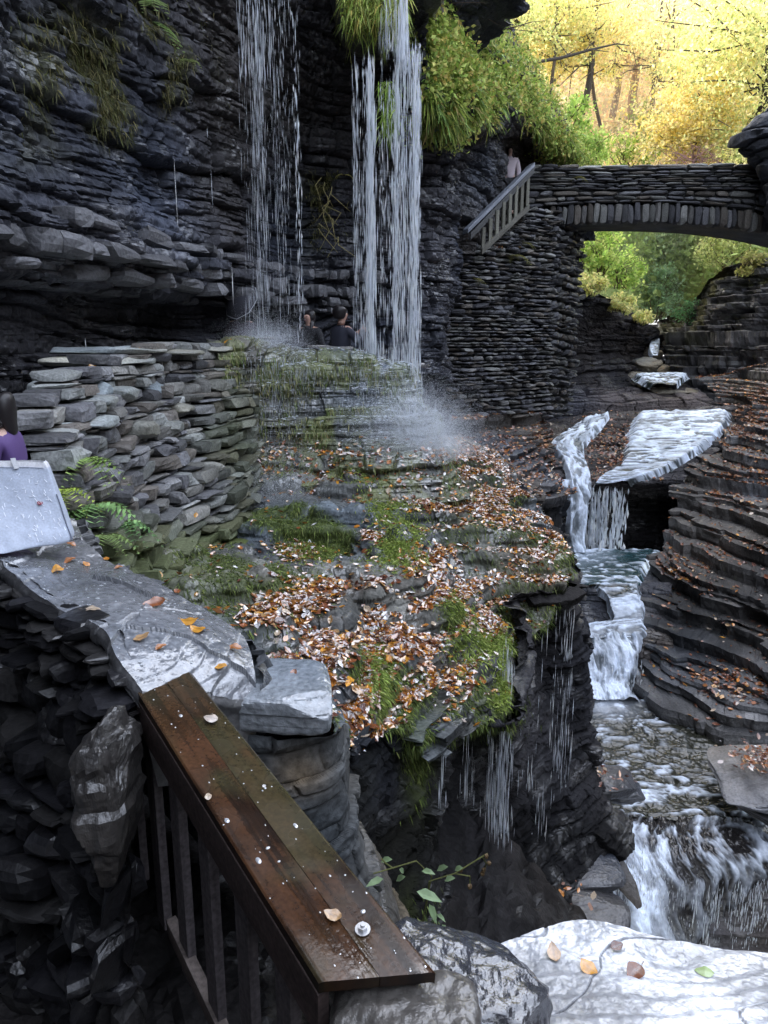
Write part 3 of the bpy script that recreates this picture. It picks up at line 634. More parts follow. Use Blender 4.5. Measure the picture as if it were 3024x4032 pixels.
mb = MB(); S = Sheet.__new__(Sheet); xa = np.linspace(3.7, x1, 90); G = np.zeros((12, 90, 3)); G[:, :, 0] = xa; G[:, :, 1] = np.linspace(BY+.12, BY+BD, 12)[:, None]; G[:, :, 2] = arch(xa)+.02
S.nr, S.nc = 12, 90; S.base(G); S.p[:, 2] += .03*fbm(S.p*4, 6, 3); mb.add(S.p, S.quads(), rockcol(S.p*4, (.07, .068, .066), 7), .8)
local(mb.build('soffit', M_STONE), root)
mb = MB(); G = G.copy(); G[:, :, 0] = np.linspace(x0, x1, 90); G[:, :, 1] = np.linspace(BY+.4, BY+BD, 12)[:, None]; G[:, :, 2] = zc+VT+.25; S.base(G); mb.add(S.p, S.quads(), (.1, .1, .1), .8)
S = face(xs, top-.3, np.maximum(arch(xs), 2)+.02, BY+BD, 20); mb.add(S.p, S.quads(), (.07, .07, .07), .8)
local(mb.build('deck', M_STONE), root)
# --- mossy parapet wall that the falls land on
S = Sheet([
 [(800, 1352, 10.4), (950, 1366, 10.9), (1080, 1390, 11), (1200, 1408, 11.05), (1420, 1404, 11.1), (1585, 1428, 11.15), (1625, 1460, 11.3)],
 [(820, 1380, 9.9), (950, 1390, 10.35), (1080, 1415, 10.5), (1200, 1430, 10.55), (1420, 1425, 10.6), (1590, 1450, 10.7), (1640, 1490, 11.2)],
 [(850, 1500, 9.75), (960, 1500, 10.3), (1080, 1510, 10.45), (1210, 1520, 10.5), (1420, 1520, 10.55), (1600, 1540, 10.6), (1660, 1580, 11)],
 [(880, 1620, 9.65), (970, 1610, 10.25), (1090, 1610, 10.4), (1220, 1600, 10.4), (1420, 1610, 10.35), (1630, 1630, 10.4), (1700, 1650, 10.8)],
 [(900, 1740, 9.5), (980, 1700, 10.2), (1100, 1690, 10.3), (1240, 1690, 10.2), (1420, 1700, 10), (1680, 1710, 10.1), (1740, 1720, 10.5)],
 [(920, 1860, 9.3), (990, 1810, 10), (1110, 1780, 10.1), (1250, 1780, 9.9), (1420, 1800, 9.6), (1700, 1790, 9.75), (1780, 1790, 10.3)],
 [(930, 2040, 8.9), (1000, 1960, 9.5), (1110, 1940, 9.5), (1250, 1960, 9.2), (1420, 2000, 8.9), (1740, 1980, 9.1), (1840, 1960, 9.8)]], 330, 400)
rockify(S, 151, h=.15, w=.5, amp=.26, h2=.06, amp2=.07, big=.16, fine=.015, base=(.13, .14, .145), wet=.6)
px, py = proj(S.p); nz = normals(S)[:, 2]
mw = np.clip(.25+blob(px, py, (1350, 1900, 380, 90, .9), (930, 1470, 70, 120), (1350, 1500, 130, 80), (1500, 1480, 80, 80), (1270, 1560, 40, 150), (1250, 1700, 60, 60), (1000, 1450, 30, 60), (1080, 1480, 130, 60, .6), (1440, 1580, 90, 60, .5)), 0, 1)
mw = mw*sstep(.3, .55, fbm(S.p*A(5, 5, 1.1), 153, 3))
S.col = mix(S.col, A(.22, .24, .11), mw*.85); S.rough = np.clip(S.rough-.25*(1-mw), .1, 1)
mb = MB(); mb.add(S.p, S.quads(), S.col, S.rough)
g = S.p.reshape(S.nr, S.nc, 3); back = g[0]+A(0, .75, -.02); bk2 = back+A(0, .05, -1.2)
G = np.stack((g[0], back, bk2)); n = S.nc; i = np.arange(3*n).reshape(3, n)
mb.add(G.reshape(-1, 3), np.stack((i[:-1, :-1], i[:-1, 1:], i[1:, 1:], i[1:, :-1]), 2).reshape(-1, 4), (.12, .12, .12), .3)
# loose flat coping stones
C = []; AX = []; AY = []; K = []; r_ = np.random.default_rng(9)
for cx in np.linspace(960, 1580, 22):
    c = g[2, int(np.clip((cx-800)/825*(n-1), 0, n-1))]; C.append(c+A(r_.normal(0, .03), .22, .01)); a = r_.uniform(.12, .24); AX.append(A(a, r_.normal(0, .05), 0)); AY.append(A(0, r_.uniform(.18, .3), 0)); K.append(GREY[r_.integers(6)])
stones(mb, np.array(C), np.array(AX), np.array(AY), np.tile(A(0, 0, .028), (len(C), 1)), np.array(K), p=5, jit=.12, rough=.25)
MW = S; MWM = mw
o = mb.build('mossy_wall', M_ROCK); tag(o, 'wet moss hung stone wall with stepped foot that the waterfalls land on', 'stone wall')
# --- dry stone wall on the left with pale slabs
S = Sheet([
 [(60, 1690, 4.9), (190, 1500, 6.2), (330, 1440, 7.1), (480, 1400, 8.0), (650, 1372, 9.1), (820, 1352, 10.1), (960, 1370, 10.7)],
 [(110, 1780, 4.85), (260, 1640, 5.9), (390, 1600, 6.8), (520, 1580, 7.6), (680, 1560, 8.6), (850, 1540, 9.6), (975, 1530, 10.4)],
 [(170, 1880, 4.8), (310, 1800, 5.7), (430, 1770, 6.5), (560, 1740, 7.2), (710, 1730, 8.1), (880, 1720, 9.1), (985, 1700, 10.1)],
 [(230, 2000, 4.75), (370, 1970, 5.5), (470, 1950, 6.2), (600, 1930, 6.9), (740, 1920, 7.6), (900, 1910, 8.6), (995, 1850, 9.9)],
 [(310, 2130, 4.7), (430, 2140, 5.3), (520, 2130, 5.8), (640, 2120, 6.4), (770, 2110, 7.1), (920, 2090, 8.1), (1010, 2000, 9.5)],
 [(400, 2280, 4.6), (500, 2300, 5.1), (580, 2290, 5.5), (680, 2280, 6.0), (800, 2270, 6.7), (930, 2240, 7.7), (1020, 2150, 9.2)]], 120, 140)
S.p += S.N*(.22*(fbm(S.p*1.3, 33, 3)-.5))[:, None]; S.renormal()
LW = S
mb = MB(); backing(mb, S, off=.12)
level_wall(mb, S, 30, .30, depth=.15, seed=21, jit=.09, mortar=.03, proud=.045, hvar=.75, chamf=18., cols=A((.19, .19, .195), (.24, .235, .22), (.14, .14, .15), (.29, .30, .29), (.16, .145, .13), (.10, .10, .105)).reshape(-1, 3),
           moss=lambda x, y: np.clip(.75*sstep(2000, 2150, y)+.35*sstep(780, 930, x)+.6*blob(x, y, (830, 1720, 100, 120, .5)), 0, .9))
# pale flat slabs jutting from the top steps
for (cx, cy, Y, a, b, h, sd, cc) in [(420, 1365, 8.2, .62, .5, .04, 1, 1.2), (390, 1405, 7.8, .55, .4, .05, 2, 1.2), (640, 1375, 9.0, .5, .4, .035, 3, 1), (300, 1500, 6.9, .34, .35, .075, 4, 1.15), (420, 1520, 7.2, .3, .3, .085, 5, .9), (250, 1565, 6.3, .42, .3, .04, 6, 1.1), (240, 1600, 6.2, .36, .3, .035, 7, 1.),
      (300, 1650, 6.0, .3, .3, .04, 8, 1.1), (170, 1670, 5.6, .28, .3, .09, 9, 1.3), (170, 1735, 5.4, .26, .3, .06, 10, 1.2), (130, 1790, 5.1, .26, .3, .08, 11, 1.25), (210, 1820, 5.3, .2, .2, .09, 13, 1.1), (780, 1362, 9.9, .45, .35, .035, 12, .9), (560, 1500, 8.0, .22, .25, .09, 14, .8), (660, 1590, 8.3, .3, .25, .05, 15, .8), (520, 1660, 7.0, .24, .2, .09, 16, .75), (640, 1660, 7.7, .22, .2, .08, 17, .6)]:
    boulder(mb, P(cx, cy, Y)+A(-.05, .1, -h), A(a, .12*a, 0), A(-.1*b, b, 0), A(0, 0, h), A(.30, .315, .30)*cc, p=5, amp=.035, fr=2.5, seed=sd, rough=.45, T=(CV8, CF8))
o = mb.build('dry_stone_wall', M_STONE); tag(o, 'rough dry stone wall with pale flat slabs stepping down behind the white bag', 'stone wall')
# --- parapet ledge in front: cap and dark inner face
K_ = .88
cap = [[(-260, 2010, 4.5), (120, 1960, 4.75), (290, 2040, 4.85)], [(-90, 2170, 3.6), (150, 2140, 3.8), (330, 2105, 4.0)], [(30, 2225, 3.25), (250, 2215, 3.5), (450, 2205, 3.78)],
       [(150, 2325, 3.0), (400, 2310, 3.2), (585, 2285, 3.48)], [(300, 2435, 2.8), (600, 2410, 3.0), (810, 2410, 3.25)], [(420, 2520, 2.62), (720, 2510, 2.78), (960, 2520, 3.0)], [(465, 2615, 2.50), (760, 2610, 2.64), (1000, 2640, 2.76)], [(560, 2720, 2.42), (800, 2730, 2.55), (1010, 2740, 2.68)]]
S = Sheet(cap, 240, 170)
S.p[:, 2] += .05*(fbm(S.p*1.8, 161, 3)-.5)*2
ww = .22*(fbm(S.p*1.6, 163, 3)-.5)+.05*(fbm(S.p*7, 164, 2)-.5); t = (S.p[:, 2]+ww)/.05; S.p[:, 2] += ((np.floor(t)+sstep(.85, 1, t-np.floor(t)))*.05-ww-S.p[:, 2])*.12+.009*(fbm(S.p*14, 165, 3)-.5)*2
qq = S.p*A(2.4, 1.7, 0)+.7*np.stack((fbm(S.p*2, 171, 3), fbm(S.p*2, 172, 3), 0*S.p[:, 0]), 1); S.p[:, 2] += .045*(rnd(np.floor(qq[:, 0]).astype(int), np.floor(qq[:, 1]).astype(int), 5)-.5)
cr = np.abs(fbm(S.p*A(2.2, 1.4, 0), 166, 2)-.5); S.p[:, 2] -= .014*(1-sstep(.0, .012, cr))
S.col = rockcol(S.p*2.5, (.21, .21, .215), 167, None, .3)*(.35+.65*sstep(0, .01, cr))[:, None]; S.rough = np.clip(.24-.22*vn(S.p*4, 168), .04, 1)
CAP = S
mb = MB(); mb.add(S.p, S.quads(), S.col, S.rough)
g = S.p.reshape(S.nr, S.nc, 3)
e = g[-1]; S9 = Sheet(None, 40, 170, pts=np.stack([e, e+A(.0, -.012, -.03), e+A(-.01, .0, -.10), e+A(.02, .03, -.4)])); S9.p += S9.N*(.02*(fbm(S9.p*8, 177, 3)-.5))[:, None]; mb.add(S9.p, S9.quads(), (.09, .09, .092), .3)
e = g[:, 0]; S9 = Sheet(None, 30, 240, pts=np.stack([e, e+A(-.012, -.01, -.025), e+A(-.01, -.01, -.06), e+A(.04, .02, -.1)])); S9.p += S9.N*(.025*(fbm(S9.p*9, 178, 3)-.5))[:, None]; mb.add(S9.p, S9.quads(), (.07, .07, .072), .3)
B = CV3/np.linalg.norm(CV3, axis=1, keepdims=True); r_ = np.random.default_rng(78)
for k in r_.integers(0, len(S.p), 420):
    s = r_.uniform(.0012, .0034)*(2.2 if r_.random() < .12 else 1); ea = r_.uniform(.7, 2.2); mb.add(S.p[k]+B*A(s*ea, s, s*.4), CF3, (.5, .53, .56), .04)
# outer edge, dropping to the slope
e = g[:, -1]; rows = np.stack([e, e+A(.04, .02, -.12), e+A(-.03, .0, -.35), e+A(.05, .05, -.9), e+A(.15, .1, -1.6)])
S = Sheet(None, 150, 240, pts=cat_axis(rows, 5, 0)); rockify(S, 171, h=.1, w=.35, amp=.12, big=.06, fine=.01, base=(.12, .12, .12), wet=.5)
mb.add(S.p, S.quads(), S.col, S.rough)
# inner dark face
e = g[:, 0]; e = np.concatenate((e, [e[-1]+A(.1, -.18, -.02)*k for k in (1, 2, 3)]))
dn = np.array([[0, 0, 0], [.0, -.02, -.12], [-.04, -.06, -.4], [-.08, -.18, -.8], [-.02, -.3, -1.3], [.04, -.38, -2.2]])
rows = e[None]+dn[:, None]*np.interp(np.arange(len(e)), [0, len(e)-1], [1.2, .85])[None, :, None]
S = Sheet(None, 330, 330, pts=cat_axis(rows[:, ::9], 6, 0)); N = S.N
d = .16*(fbm(S.p*1.9, 181, 4)-.5)*2+.09*(fbm(S.p*6, 182, 4)-.5)*2
q = S.p*3.1+.6*(fbm(S.p*2, 184, 2)-.5)[:, None]; i_ = np.floor(q); d = d+.05*(_h(*(i_.astype(np.int64).T), 185)-.5)*(np.minimum(1, np.linspace(0, 8, S.nr))[:, None]*np.ones((1, S.nc))).ravel()
fade = (np.minimum(1, np.linspace(0, 5, S.nr))[:, None]*np.ones((1, S.nc))).ravel()
S.p = S.p+N*(d*fade)[:, None]+.02*(vn(S.p*20, 186)-.5)[:, None]*N
S.col = rockcol(S.p*2, (.035, .034, .037), 187, None, .3); S.rough = np.clip(.5-.3*vn(S.p*5, 188), .15, 1)
mb.add(S.p-S.N*.05, S.quads(), S.col*.5, S.rough)
S.p[:, 2] -= .055; level_wall(mb, S, 26, .17, cols=A((.015, .0145, .0165), (.010, .0098, .012), (.024, .023, .023), (.007, .007, .0085)).reshape(-1, 3), depth=.085, seed=25, jit=.14, mortar=.1, proud=.03, hvar=.7, chamf=5.)
boulder(mb, P(420, 3130, 2.2), A(.085, .03, 0), A(0, .12, 0), A(0, .06, .28), (.028, .026, .025), p=3.5, amp=.05, fr=5, seed=71, rough=.35, strat=.07)
#boulder(mb, P(330, 3700, 1.9), A(.2, .05, 0), A(0, .18, 0), A(0, .0, .3), (.07, .068, .07), p=4, amp=.1, fr=3., seed=72, rough=.4)
#boulder(mb, P(60, 3700, 1.75), A(.22, .05, 0), A(0, .18, 0), A(0, .0, .22), (.07, .068, .07), p=4, amp=.1, fr=3., seed=74, rough=.4)
o = mb.build('parapet_wall', M_GLOSS); tag(o, 'low wet parapet wall with leaf strewn cap stones leading from the white bag to the handrail', 'stone wall')
# --- big cap block beyond the rail, with brown rock under it
mb = MB(); boulder(mb, P(1075, 2735, 2.82), A(.235, -.03, 0), A(-.03, .2, .0), A(0, 0, .085), (.22, .23, .235), p=7, amp=.014, fr=7, seed=81, rough=.14, cuts=9, cutlo=1.12, strat=.05)
o = mb.build('cap_stone', M_GLOSS); tag(o, 'squared grey block with bright wet top beside the upper end of the handrail', 'stone block')
S = Sheet([[(840, 2850, 2.75), (1050, 2880, 2.7), (1300, 2870, 2.85), (1350, 2850, 3.2)], [(900, 3000, 2.75), (1100, 3040, 2.7), (1320, 3050, 2.85), (1370, 3000, 3.3)], [(1000, 3250, 2.75), (1180, 3280, 2.72), (1360, 3280, 2.9), (1400, 3250, 3.4)], [(1200, 3600, 2.7), (1350, 3600, 2.75), (1500, 3600, 3.0), (1560, 3560, 3.6)], [(1400, 4000, 2.7), (1500, 4000, 2.75), (1650, 4000, 3.0), (1700, 3960, 3.6)]], 250, 160)
rockify(S, 191, h=.09, w=.3, amp=.09, big=.08, fine=.012, base=(.10, .095, .085), wet=.45, warm=.8)
px, py = proj(S.p); S.col = mix(S.col, (.21, .15, .085), .6*blob(px, py, (1180, 3050, 110, 90)))
structure(S, 'rock_face', M_ROCK)
# --- rocks at the lower right
CV44, CF44 = _cube(44)
mb = MB()
S = Sheet([[(1840, 3770, 1.86), (2020, 3690, 1.93), (2280, 3612, 2.02), (2600, 3675, 1.95), (3060, 3755, 1.87), (3500, 3800, 1.83)], [(1860, 3830, 1.78), (2060, 3800, 1.82), (2300, 3760, 1.86), (2620, 3800, 1.82), (3060, 3850, 1.76), (3500, 3900, 1.7)], [(1880, 4050, 1.55), (2080, 4040, 1.57), (2320, 4030, 1.58), (2640, 4020, 1.6), (3060, 4020, 1.58), (3500, 4020, 1.55)], [(1880, 4400, 1.3), (2080, 4400, 1.3), (2320, 4400, 1.3), (2640, 4400, 1.3), (3060, 4400, 1.3), (3500, 4400, 1.3)]], 240, 260)
S.p[:, 2] += .03*(fbm(S.p*2.2, 201, 3)-.5)*2; t = S.p[:, 2]/.02+.8*fbm(S.p*3, 202, 2); S.p[:, 2] += .4*((np.floor(t)+sstep(.6, 1, t-np.floor(t))-t)*.02)+.004*(fbm(S.p*30, 203, 3)-.5)*2
cr = np.abs(fbm(S.p*A(2.6, 3.4, 0), 208, 3)-.5); pz = fbm(S.p*2.4, 209, 3); S.p[:, 2] -= .006*(1-sstep(0, .012, cr)); S.col = rockcol(S.p*3, (.66, .67, .70), 204, None, .1)*((.45+.8*sstep(.35, .65, pz))*(.3+.7*sstep(0, .012, cr)))[:, None]; S.rough = np.clip(.3-.36*sstep(.4, .6, pz)+.1*(vn(S.p*9, 205)-.5), .03, 1)  # near-white patches put sky glare into the slab colour
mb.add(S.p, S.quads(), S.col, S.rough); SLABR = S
g = S.p.reshape(S.nr, S.nc, 3); e = np.concatenate((g[::-1, 0], g[0])); rows = np.stack([e, e+A(0, .03, -.08), e+A(0, .05, -.25), e+A(0, -.05, -.8)])
S = Sheet(None, 60, len(e), pts=rows); S.col = rockcol(S.p*2, (.07, .07, .075), 206); mb.add(S.p, S.quads(), S.col, .4)
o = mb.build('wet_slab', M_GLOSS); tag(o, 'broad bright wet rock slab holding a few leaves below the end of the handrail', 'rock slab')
mb = MB(); boulder(mb, P(1840, 3900, 1.62), A(.2, .0, -.06), A(.0, .17, .0), A(.02, 0, .07), (.032, .032, .036), p=5, amp=.03, fr=7, seed=91, rough=.22, T=(CV44, CF44))
o = mb.build('boulder', M_GLOSS); tag(o, 'dark wet boulder wedged between the handrail end and the bright slab', 'boulder')
mb = MB(); boulder(mb, P(1580, 4050, 1.4), A(.17, .0, 0), A(.0, .12, .0), A(.02, 0, .07), (.085, .078, .07), p=5, amp=.022, fr=8, seed=92, rough=.35, T=(CV44, CF44))
o = mb.build('boulder', M_GLOSS); tag(o, 'brownish rounded stone under the lower end of the handrail', 'boulder')
# ================================================================== HANDRAIL
NL, NR, FL, FR = P(1255, 3868, 1.40), P(1715, 3828, 1.43), P(466, 2604, 2.60), P(704, 2590, 2.68)
ax = (FL-NL); Lr = np.linalg.norm(ax); ax /= Lr
wv = ((NR-NL)-ax*((NR-NL)@ax)); Wd = np.linalg.norm(wv); wv /= Wd; up = np.cross(wv, ax); up *= np.sign(up[2])
rail = empty('wooden_handrail', tuple(NL)); tag(rail, 'wet brown timber handrail with upright slats running up to the parapet wall', 'handrail')
def plank(name, a, b, w0, w1, th, col, sd, drop=0., ragged=.0):
    nr, nc = 200, 50; u = np.linspace(a, b, nr)[:, None]; v = np.linspace(w0, w1, nc)[None, :]
    uf = (u-a)/(b-a); vf = v/Wd; G = (NL*(1-vf)[..., None]+NR*vf[..., None])*(1-uf)[..., None]+(FL*(1-vf)[..., None]+FR*vf[..., None])*uf[..., None]-up*drop
    fl = G.reshape(-1, 3); q = np.stack((np.repeat(u, nc, 1).ravel()*3, np.repeat(v, nr, 0).ravel()*40, 0*fl[:, 0]), 1)
    gr = fbm(q, sd, 4); bl = fbm(fl*7, sd+1, 3)
    c = mix(np.broadcast_to(A(.020, .0105, .006), fl.shape), A(.062, .028, .013), sstep(.35, .65, gr)); c = c*(.45+1.1*bl)[:, None]
    c = mix(c, A(.05, .045, .02), sstep(.5, .7, fbm(fl*4, sd+4, 3))*.7)
    far = sstep(.9, 1.5, np.repeat(u, nc, 1).ravel()); c = mix(c, A(.075, .06, .035), far*.55)
    dz_ = .0025*(gr-.5); e = np.minimum(v-w0, w1-v); e = np.minimum(v-w0+(.01 if w0 > .01 else 0), w1-v+(.01 if w1 < Wd*.9 else 0)); e = np.minimum(1, e/.006).repeat(nr, 0).ravel(); fl = fl+up*(dz_+.004*(e-1))[:, None]
    mb = MB(); i = np.arange(nr*nc).reshape(nr, nc); q = np.stack((i[:-1, :-1], i[:-1, 1:], i[1:, 1:], i[1:, :-1]), 2).reshape(-1, 4)
    ro = np.clip(.3-.3*sstep(.3, .7, fbm(fl*A(7, 7, 7), sd+5, 3)), .04, 1)
    mb.add(fl, q, c, ro); mb.add(fl-up*th, q[:, ::-1], c*.5, .6)
    per = np.concatenate((i[0], i[1:, -1], i[-1, -2::-1], i[-2:0:-1, 0])); m = len(per); V = np.concatenate((fl[per], fl[per]-up*th)); k = np.arange(m); k2 = (k+1) % m
    mb.add(V, np.stack((k, k2, k2+m, k+m), 1), np.concatenate((c[per], c[per]))*.5, .5)
    o = mb.build(name, M_WOODTOP); return local(o, rail)
M_WOODTOP = mat('wet_wood', .18, 80, .002, spec=.8, mottled=.3)
sp = Wd*.52
plank('top_board', 0, Lr, 0, sp-.0008, .035, None, 301)
plank('top_board', .0, Lr, sp+.0008, Wd, .035, None, 311)
def beam(name, p0, p1, half_w, half_h, col, wdir=None, up_=None, sd=0, parent=rail):
    mb = MB(); d = p1-p0; V, Fc = CV20, CF20
    wd_ = np.asarray(wdir if wdir is not None else wv); u_ = np.asarray(up_ if up_ is not None else up)
    B = V/((np.abs(V)**40).sum(1)**(1/40))[:, None]
    W = (p0+p1)/2+B[:, 0:1]*d/2+B[:, 1:2]*wd_*half_w+B[:, 2:3]*u_*half_h
    l = (W-p0)@(d/np.linalg.norm(d)); o1 = W-p0-np.outer(l, d/np.linalg.norm(d))
    gr = fbm(np.concatenate((l[:, None]*2, o1[:, :2]*60+sd), 1), 401+sd, 3); W = W+(.003*(gr-.5))[:, None]*u_
    mb.add(W, Fc, np.asarray(col)[None]*(.5+1.0*gr)[:, None], .6); return local(mb.build(name, M_WOOD), parent)
down = A(0, 0, -1)
f0 = NL+wv*.012-up*.037
beam('side_board', f0-up*.082+ax*.0, f0-up*.082+ax*(Lr-.06), .016, .08, (.06, .045, .042), sd=1)
f1 = NL+wv*(Wd-.03)-up*.037
beam('side_board', f1-up*.055, f1-up*.055+ax*(Lr-.1), .016, .053, (.06, .045, .04), sd=2)
hd = A(ax[0], ax[1], 0); hd /= np.linalg.norm(hd); wh = A(wv[0], wv[1], 0); wh /= np.linalg.norm(wh)
for k, u in enumerate([1.60, 1.33, 1.07, .80, .52, .26]):
    c = NL+wv*.05-up*.06+ax*u
    for dz2, ww2, cc in ((0, .028, 1.),):
        beam('slat', c, c+down*1.0, .016, .042, A(.075, .066, .068)*(1+.15*math.sin(k*3)), wdir=wh, up_=hd, sd=5+k)
beam('bottom_rail', NL+wv*.05+down*.98-ax*.2, NL+wv*.05+down*.98+ax*(Lr-.25), .02, .045, (.09, .075, .068), sd=14)
mb = MB(); r_ = np.random.default_rng(77)
for k in range(80):
    vf, uf = r_.uniform(.03, .97), r_.random()**1.3; c = (NL*(1-vf)+NR*vf)*(1-uf)+(FL*(1-vf)+FR*vf)*uf; s = r_.uniform(.001, .003)*(2.6 if k < 14 else 1); e = r_.uniform(.6, 1.8)
    B = CV3/np.linalg.norm(CV3, axis=1, keepdims=True); mb.add(c+(B[:, 0:1]*ax*e+B[:, 1:2]*wv)*s+B[:, 2:3]*up*s*.45, CF3, (.55, .57, .6), .05)
o = local(mb.build('water_drops', M_METAL, smooth=True), rail); o['kind'] = 'stuff'
# bolt with hexagonal nut and washer
def on_rail(px, py):
    d = P(px, py, 1.); t = (NL@up)/(d@up); return d*t
bp = on_rail(1428, 3662)
def prism(mb, c, r, h, k, col, rough=.25):
    a = np.arange(k)/k*2*np.pi; V = np.concatenate([c+wv*r*np.cos(t_)+ax*r*np.sin(t_)+up*z for z in (0, h) for t_ in a]).reshape(-1, 3)
    i = np.arange(k); j = (i+1) % k; mb.add(V, [np.stack((i, j, j+k, i+k), 1), (i+k)[None]], col, rough)
b = empty('bolt', tuple(bp)); b.parent = rail; b.matrix_parent_inverse = Matrix.Translation(-Vector(rail.location))
for nm, r, z0, h, k in (('washer', .019, .0015, .003, 24), ('nut', .0125, .0045, .011, 6), ('bolt_end', .006, .0155, .006, 16)):
    mb = MB(); prism(mb, bp+up*z0, r, h, k, (.35, .35, .36)); o = mb.build(nm, M_METAL); o.parent = b; o.matrix_parent_inverse = Matrix.Translation(-Vector(bp))
# ================================================================== timber stair rail by the bridge
st_ = empty('stair_railing', tuple(P(1960, 850, 20))); tag(st_, 'grey timber stair railing climbing steeply to the left end of the stone bridge', 'stair railing')
a0, a1 = P(1832, 912, 17.5), P(2096, 650, 20.2); b0, b1 = P(1895, 990, 17.6), P(2082, 815, 20.0)
W_ = A(.35, -.9, 0); W_ /= np.linalg.norm(W_)
beam('top_rail', a0, a1, .14, .05, (.21, .225, .26), wdir=W_, up_=A(0, 0, 1), sd=21, parent=st_)
beam('side_board', a0+A(.1, -.12, -.12), a1+A(.02, -.12, -.14), .03, .07, (.08, .08, .08), wdir=W_, up_=A(0, 0, 1), sd=22, parent=st_)
beam('bottom_rail', b0, b1, .05, .07, (.12, .115, .10), wdir=W_, up_=A(0, 0, 1), sd=23, parent=st_)
for k in range(8):
    f = (k+.25)/7.6; t_ = a0+(a1-a0)*(.08+.9*f)+A(0, -.02, -.1); bb = b0+(b1-b0)*f
    beam('slat', A(bb[0], bb[1], t_[2]), bb, .03, .042, A(.19, .185, .155)*(.75+.3*(k % 3)/2), wdir=W_, up_=A(.9, .35, 0), sd=30+k, parent=st_)
# ================================================================== WATER
def stream(name, rows, nr, nc, seed, foam=.5, amp=.04, lift=.985, fs=(2.5, .8, 2.5), dark=(.025, .032, .03), fm=None, label=None, cat='stream', lin=False, kind=None, fsx=None):
    rows = [[(a, b, c*lift) for (a, b, c) in r] for r in rows]
    S = Sheet(rows, nr, nc, lin=lin)
    gg = S.p.reshape(S.nr, S.nc, 3); al = np.concatenate((np.zeros((1, S.nc)), np.cumsum(np.linalg.norm(np.diff(gg, axis=0), axis=2), 0))).mean(1)[:, None].repeat(S.nc, 1).ravel()
    ac = np.concatenate((np.zeros((S.nr, 1)), np.cumsum(np.linalg.norm(np.diff(gg, axis=1), axis=2), 1)), 1).ravel(); uu = np.tile(np.linspace(0, 1, S.nc), S.nr)
    fa_, fl_ = (2.3, 1.2) if name == 'stream_cascade' else (1.6, 3.6)
    if fsx: fa_, fl_ = fsx
    q = np.stack((ac*fa_+.5*vn(S.p*2, seed+2), al*fl_, 0*al+seed), 1)
    n1 = fbm(q*1.5, seed, 4); n2 = fbm(q*A(3.6, 2.4, 1), seed+5, 4); rg = 1-np.abs(2*n1-1)
    eg = np.minimum(uu, 1-uu); S.p = S.p-S.N*(.22*(1-sstep(0, .05+.14*vn(q*1.2, seed+21), eg)))[:, None]
    S.p = S.p+S.N*(amp*(n2-.5)*2+amp*1.2*(rg-.5))[:, None]
    px, py = proj(S.p)
    m = sstep(.70-.22*foam, .88-.22*foam, .55*n2+.45*rg)
    if fm is not None: m = np.clip(m*fm(px, py)[0]+fm(px, py)[1], 0, 1)
    m = m*(.55+.45*sstep(.3, .6, fbm(q*A(4, 1.2, 1), seed+11, 3))); S.col = mix(np.broadcast_to(A(*dark), S.p.shape), A(.74, .82, .95), m); S.rough = .08+.45*m
    b = MB(); b.add(S.p, S.quads(), S.col, S.rough)
    o = b.build(name, M_WATER, smooth=True)
    if label: tag(o, label, cat)
    else: tag(o, kind='structure')
    return S, o
def streaks(mb, x, z0, z1, y, wd, col=(.9, .94, 1.), rough=.2):
    """elongated falling drops: thin bipyramids; arrays"""
    n = len(x); zc = (z0+z1)/2; c = np.stack((x, y, zc), 1); a = wd[:, None]
    V = np.stack((c+np.stack((0*x, 0*x, (z0-z1)/2), 1), c-a*A(1, 0, 0), c-a*A(0, 1, 0), c+a*A(1, 0, 0), c+a*A(0, 1, 0), c+np.stack((0*x, 0*x, (z1-z0)/2), 1)), 1).reshape(-1, 3)
    k = np.arange(n)[:, None, None]*6
    T = np.array([[0, 2, 1], [0, 3, 2], [0, 4, 3], [0, 1, 4], [5, 1, 2], [5, 2, 3], [5, 3, 4], [5, 4, 1]])
    C = np.asarray(col)[None]*(.75+.4*rng.random((n, 1)))
    mb.add(V, (k+T[None]).reshape(-1, 3), np.repeat(C, 6, 0), rough)
def fall_curtain(mb, px0, px1, Y, top_py, bot_py, nstr, perm, dens=None, ln=(.08, .45), wd=(.004, .011), yj=.2, topvar=0.):
    xs_ = px0+(px1-px0)*(rng.random(nstr) if dens is None else dens(nstr))
    for k in range(nstr):
        tp = P(xs_[k], top_py, Y); zt = tp[2]-abs(rng.normal(0, 1))*topvar; zb = P(xs_[k], bot_py(xs_[k]) if callable(bot_py) else bot_py, Y)[2]
        zb = min(zb, zt-.08)
        n = max(2, int(perm*(zt-zb)*rng.uniform(.3, 1.6)))
        z1 = rng.uniform(zb, zt, n); l = rng.uniform(ln[0], ln[1], n)*rng.uniform(.5, 1.3); w_ = rng.uniform(wd[0], wd[1], n)*rng.uniform(.6, 1.3)
        xj = tp[0]+rng.normal(0, .022, n)*(.4+1.2*(zt-z1)/(zt-zb+.01)); yy = np.full(n, Y)+rng.normal(0, yj)
        z0 = np.maximum(z1-l, zb); ok = z1-z0 > .02
        streaks(mb, xj[ok], z0[ok], z1[ok], yy[ok]+rng.normal(0, .02, ok.sum()), w_[ok])
def clumped(cs, sg, ws):
    cs = np.array(cs); ws = np.array(ws)/np.sum(ws)
    return lambda n: cs[rng.choice(len(cs), n, p=ws)]+rng.normal(0, sg, n)
mb = MB()
fall_curtain(mb, 925, 1075, 11.15, -60, lambda x: 1375, 50, 3.4, clumped([.08, .25, .38, .52, .66, .8, .92], .035, [.6, 1, 1, 1, 1.1, 1.2, 1]), ln=(.06, .5), wd=(.0009, .0028))
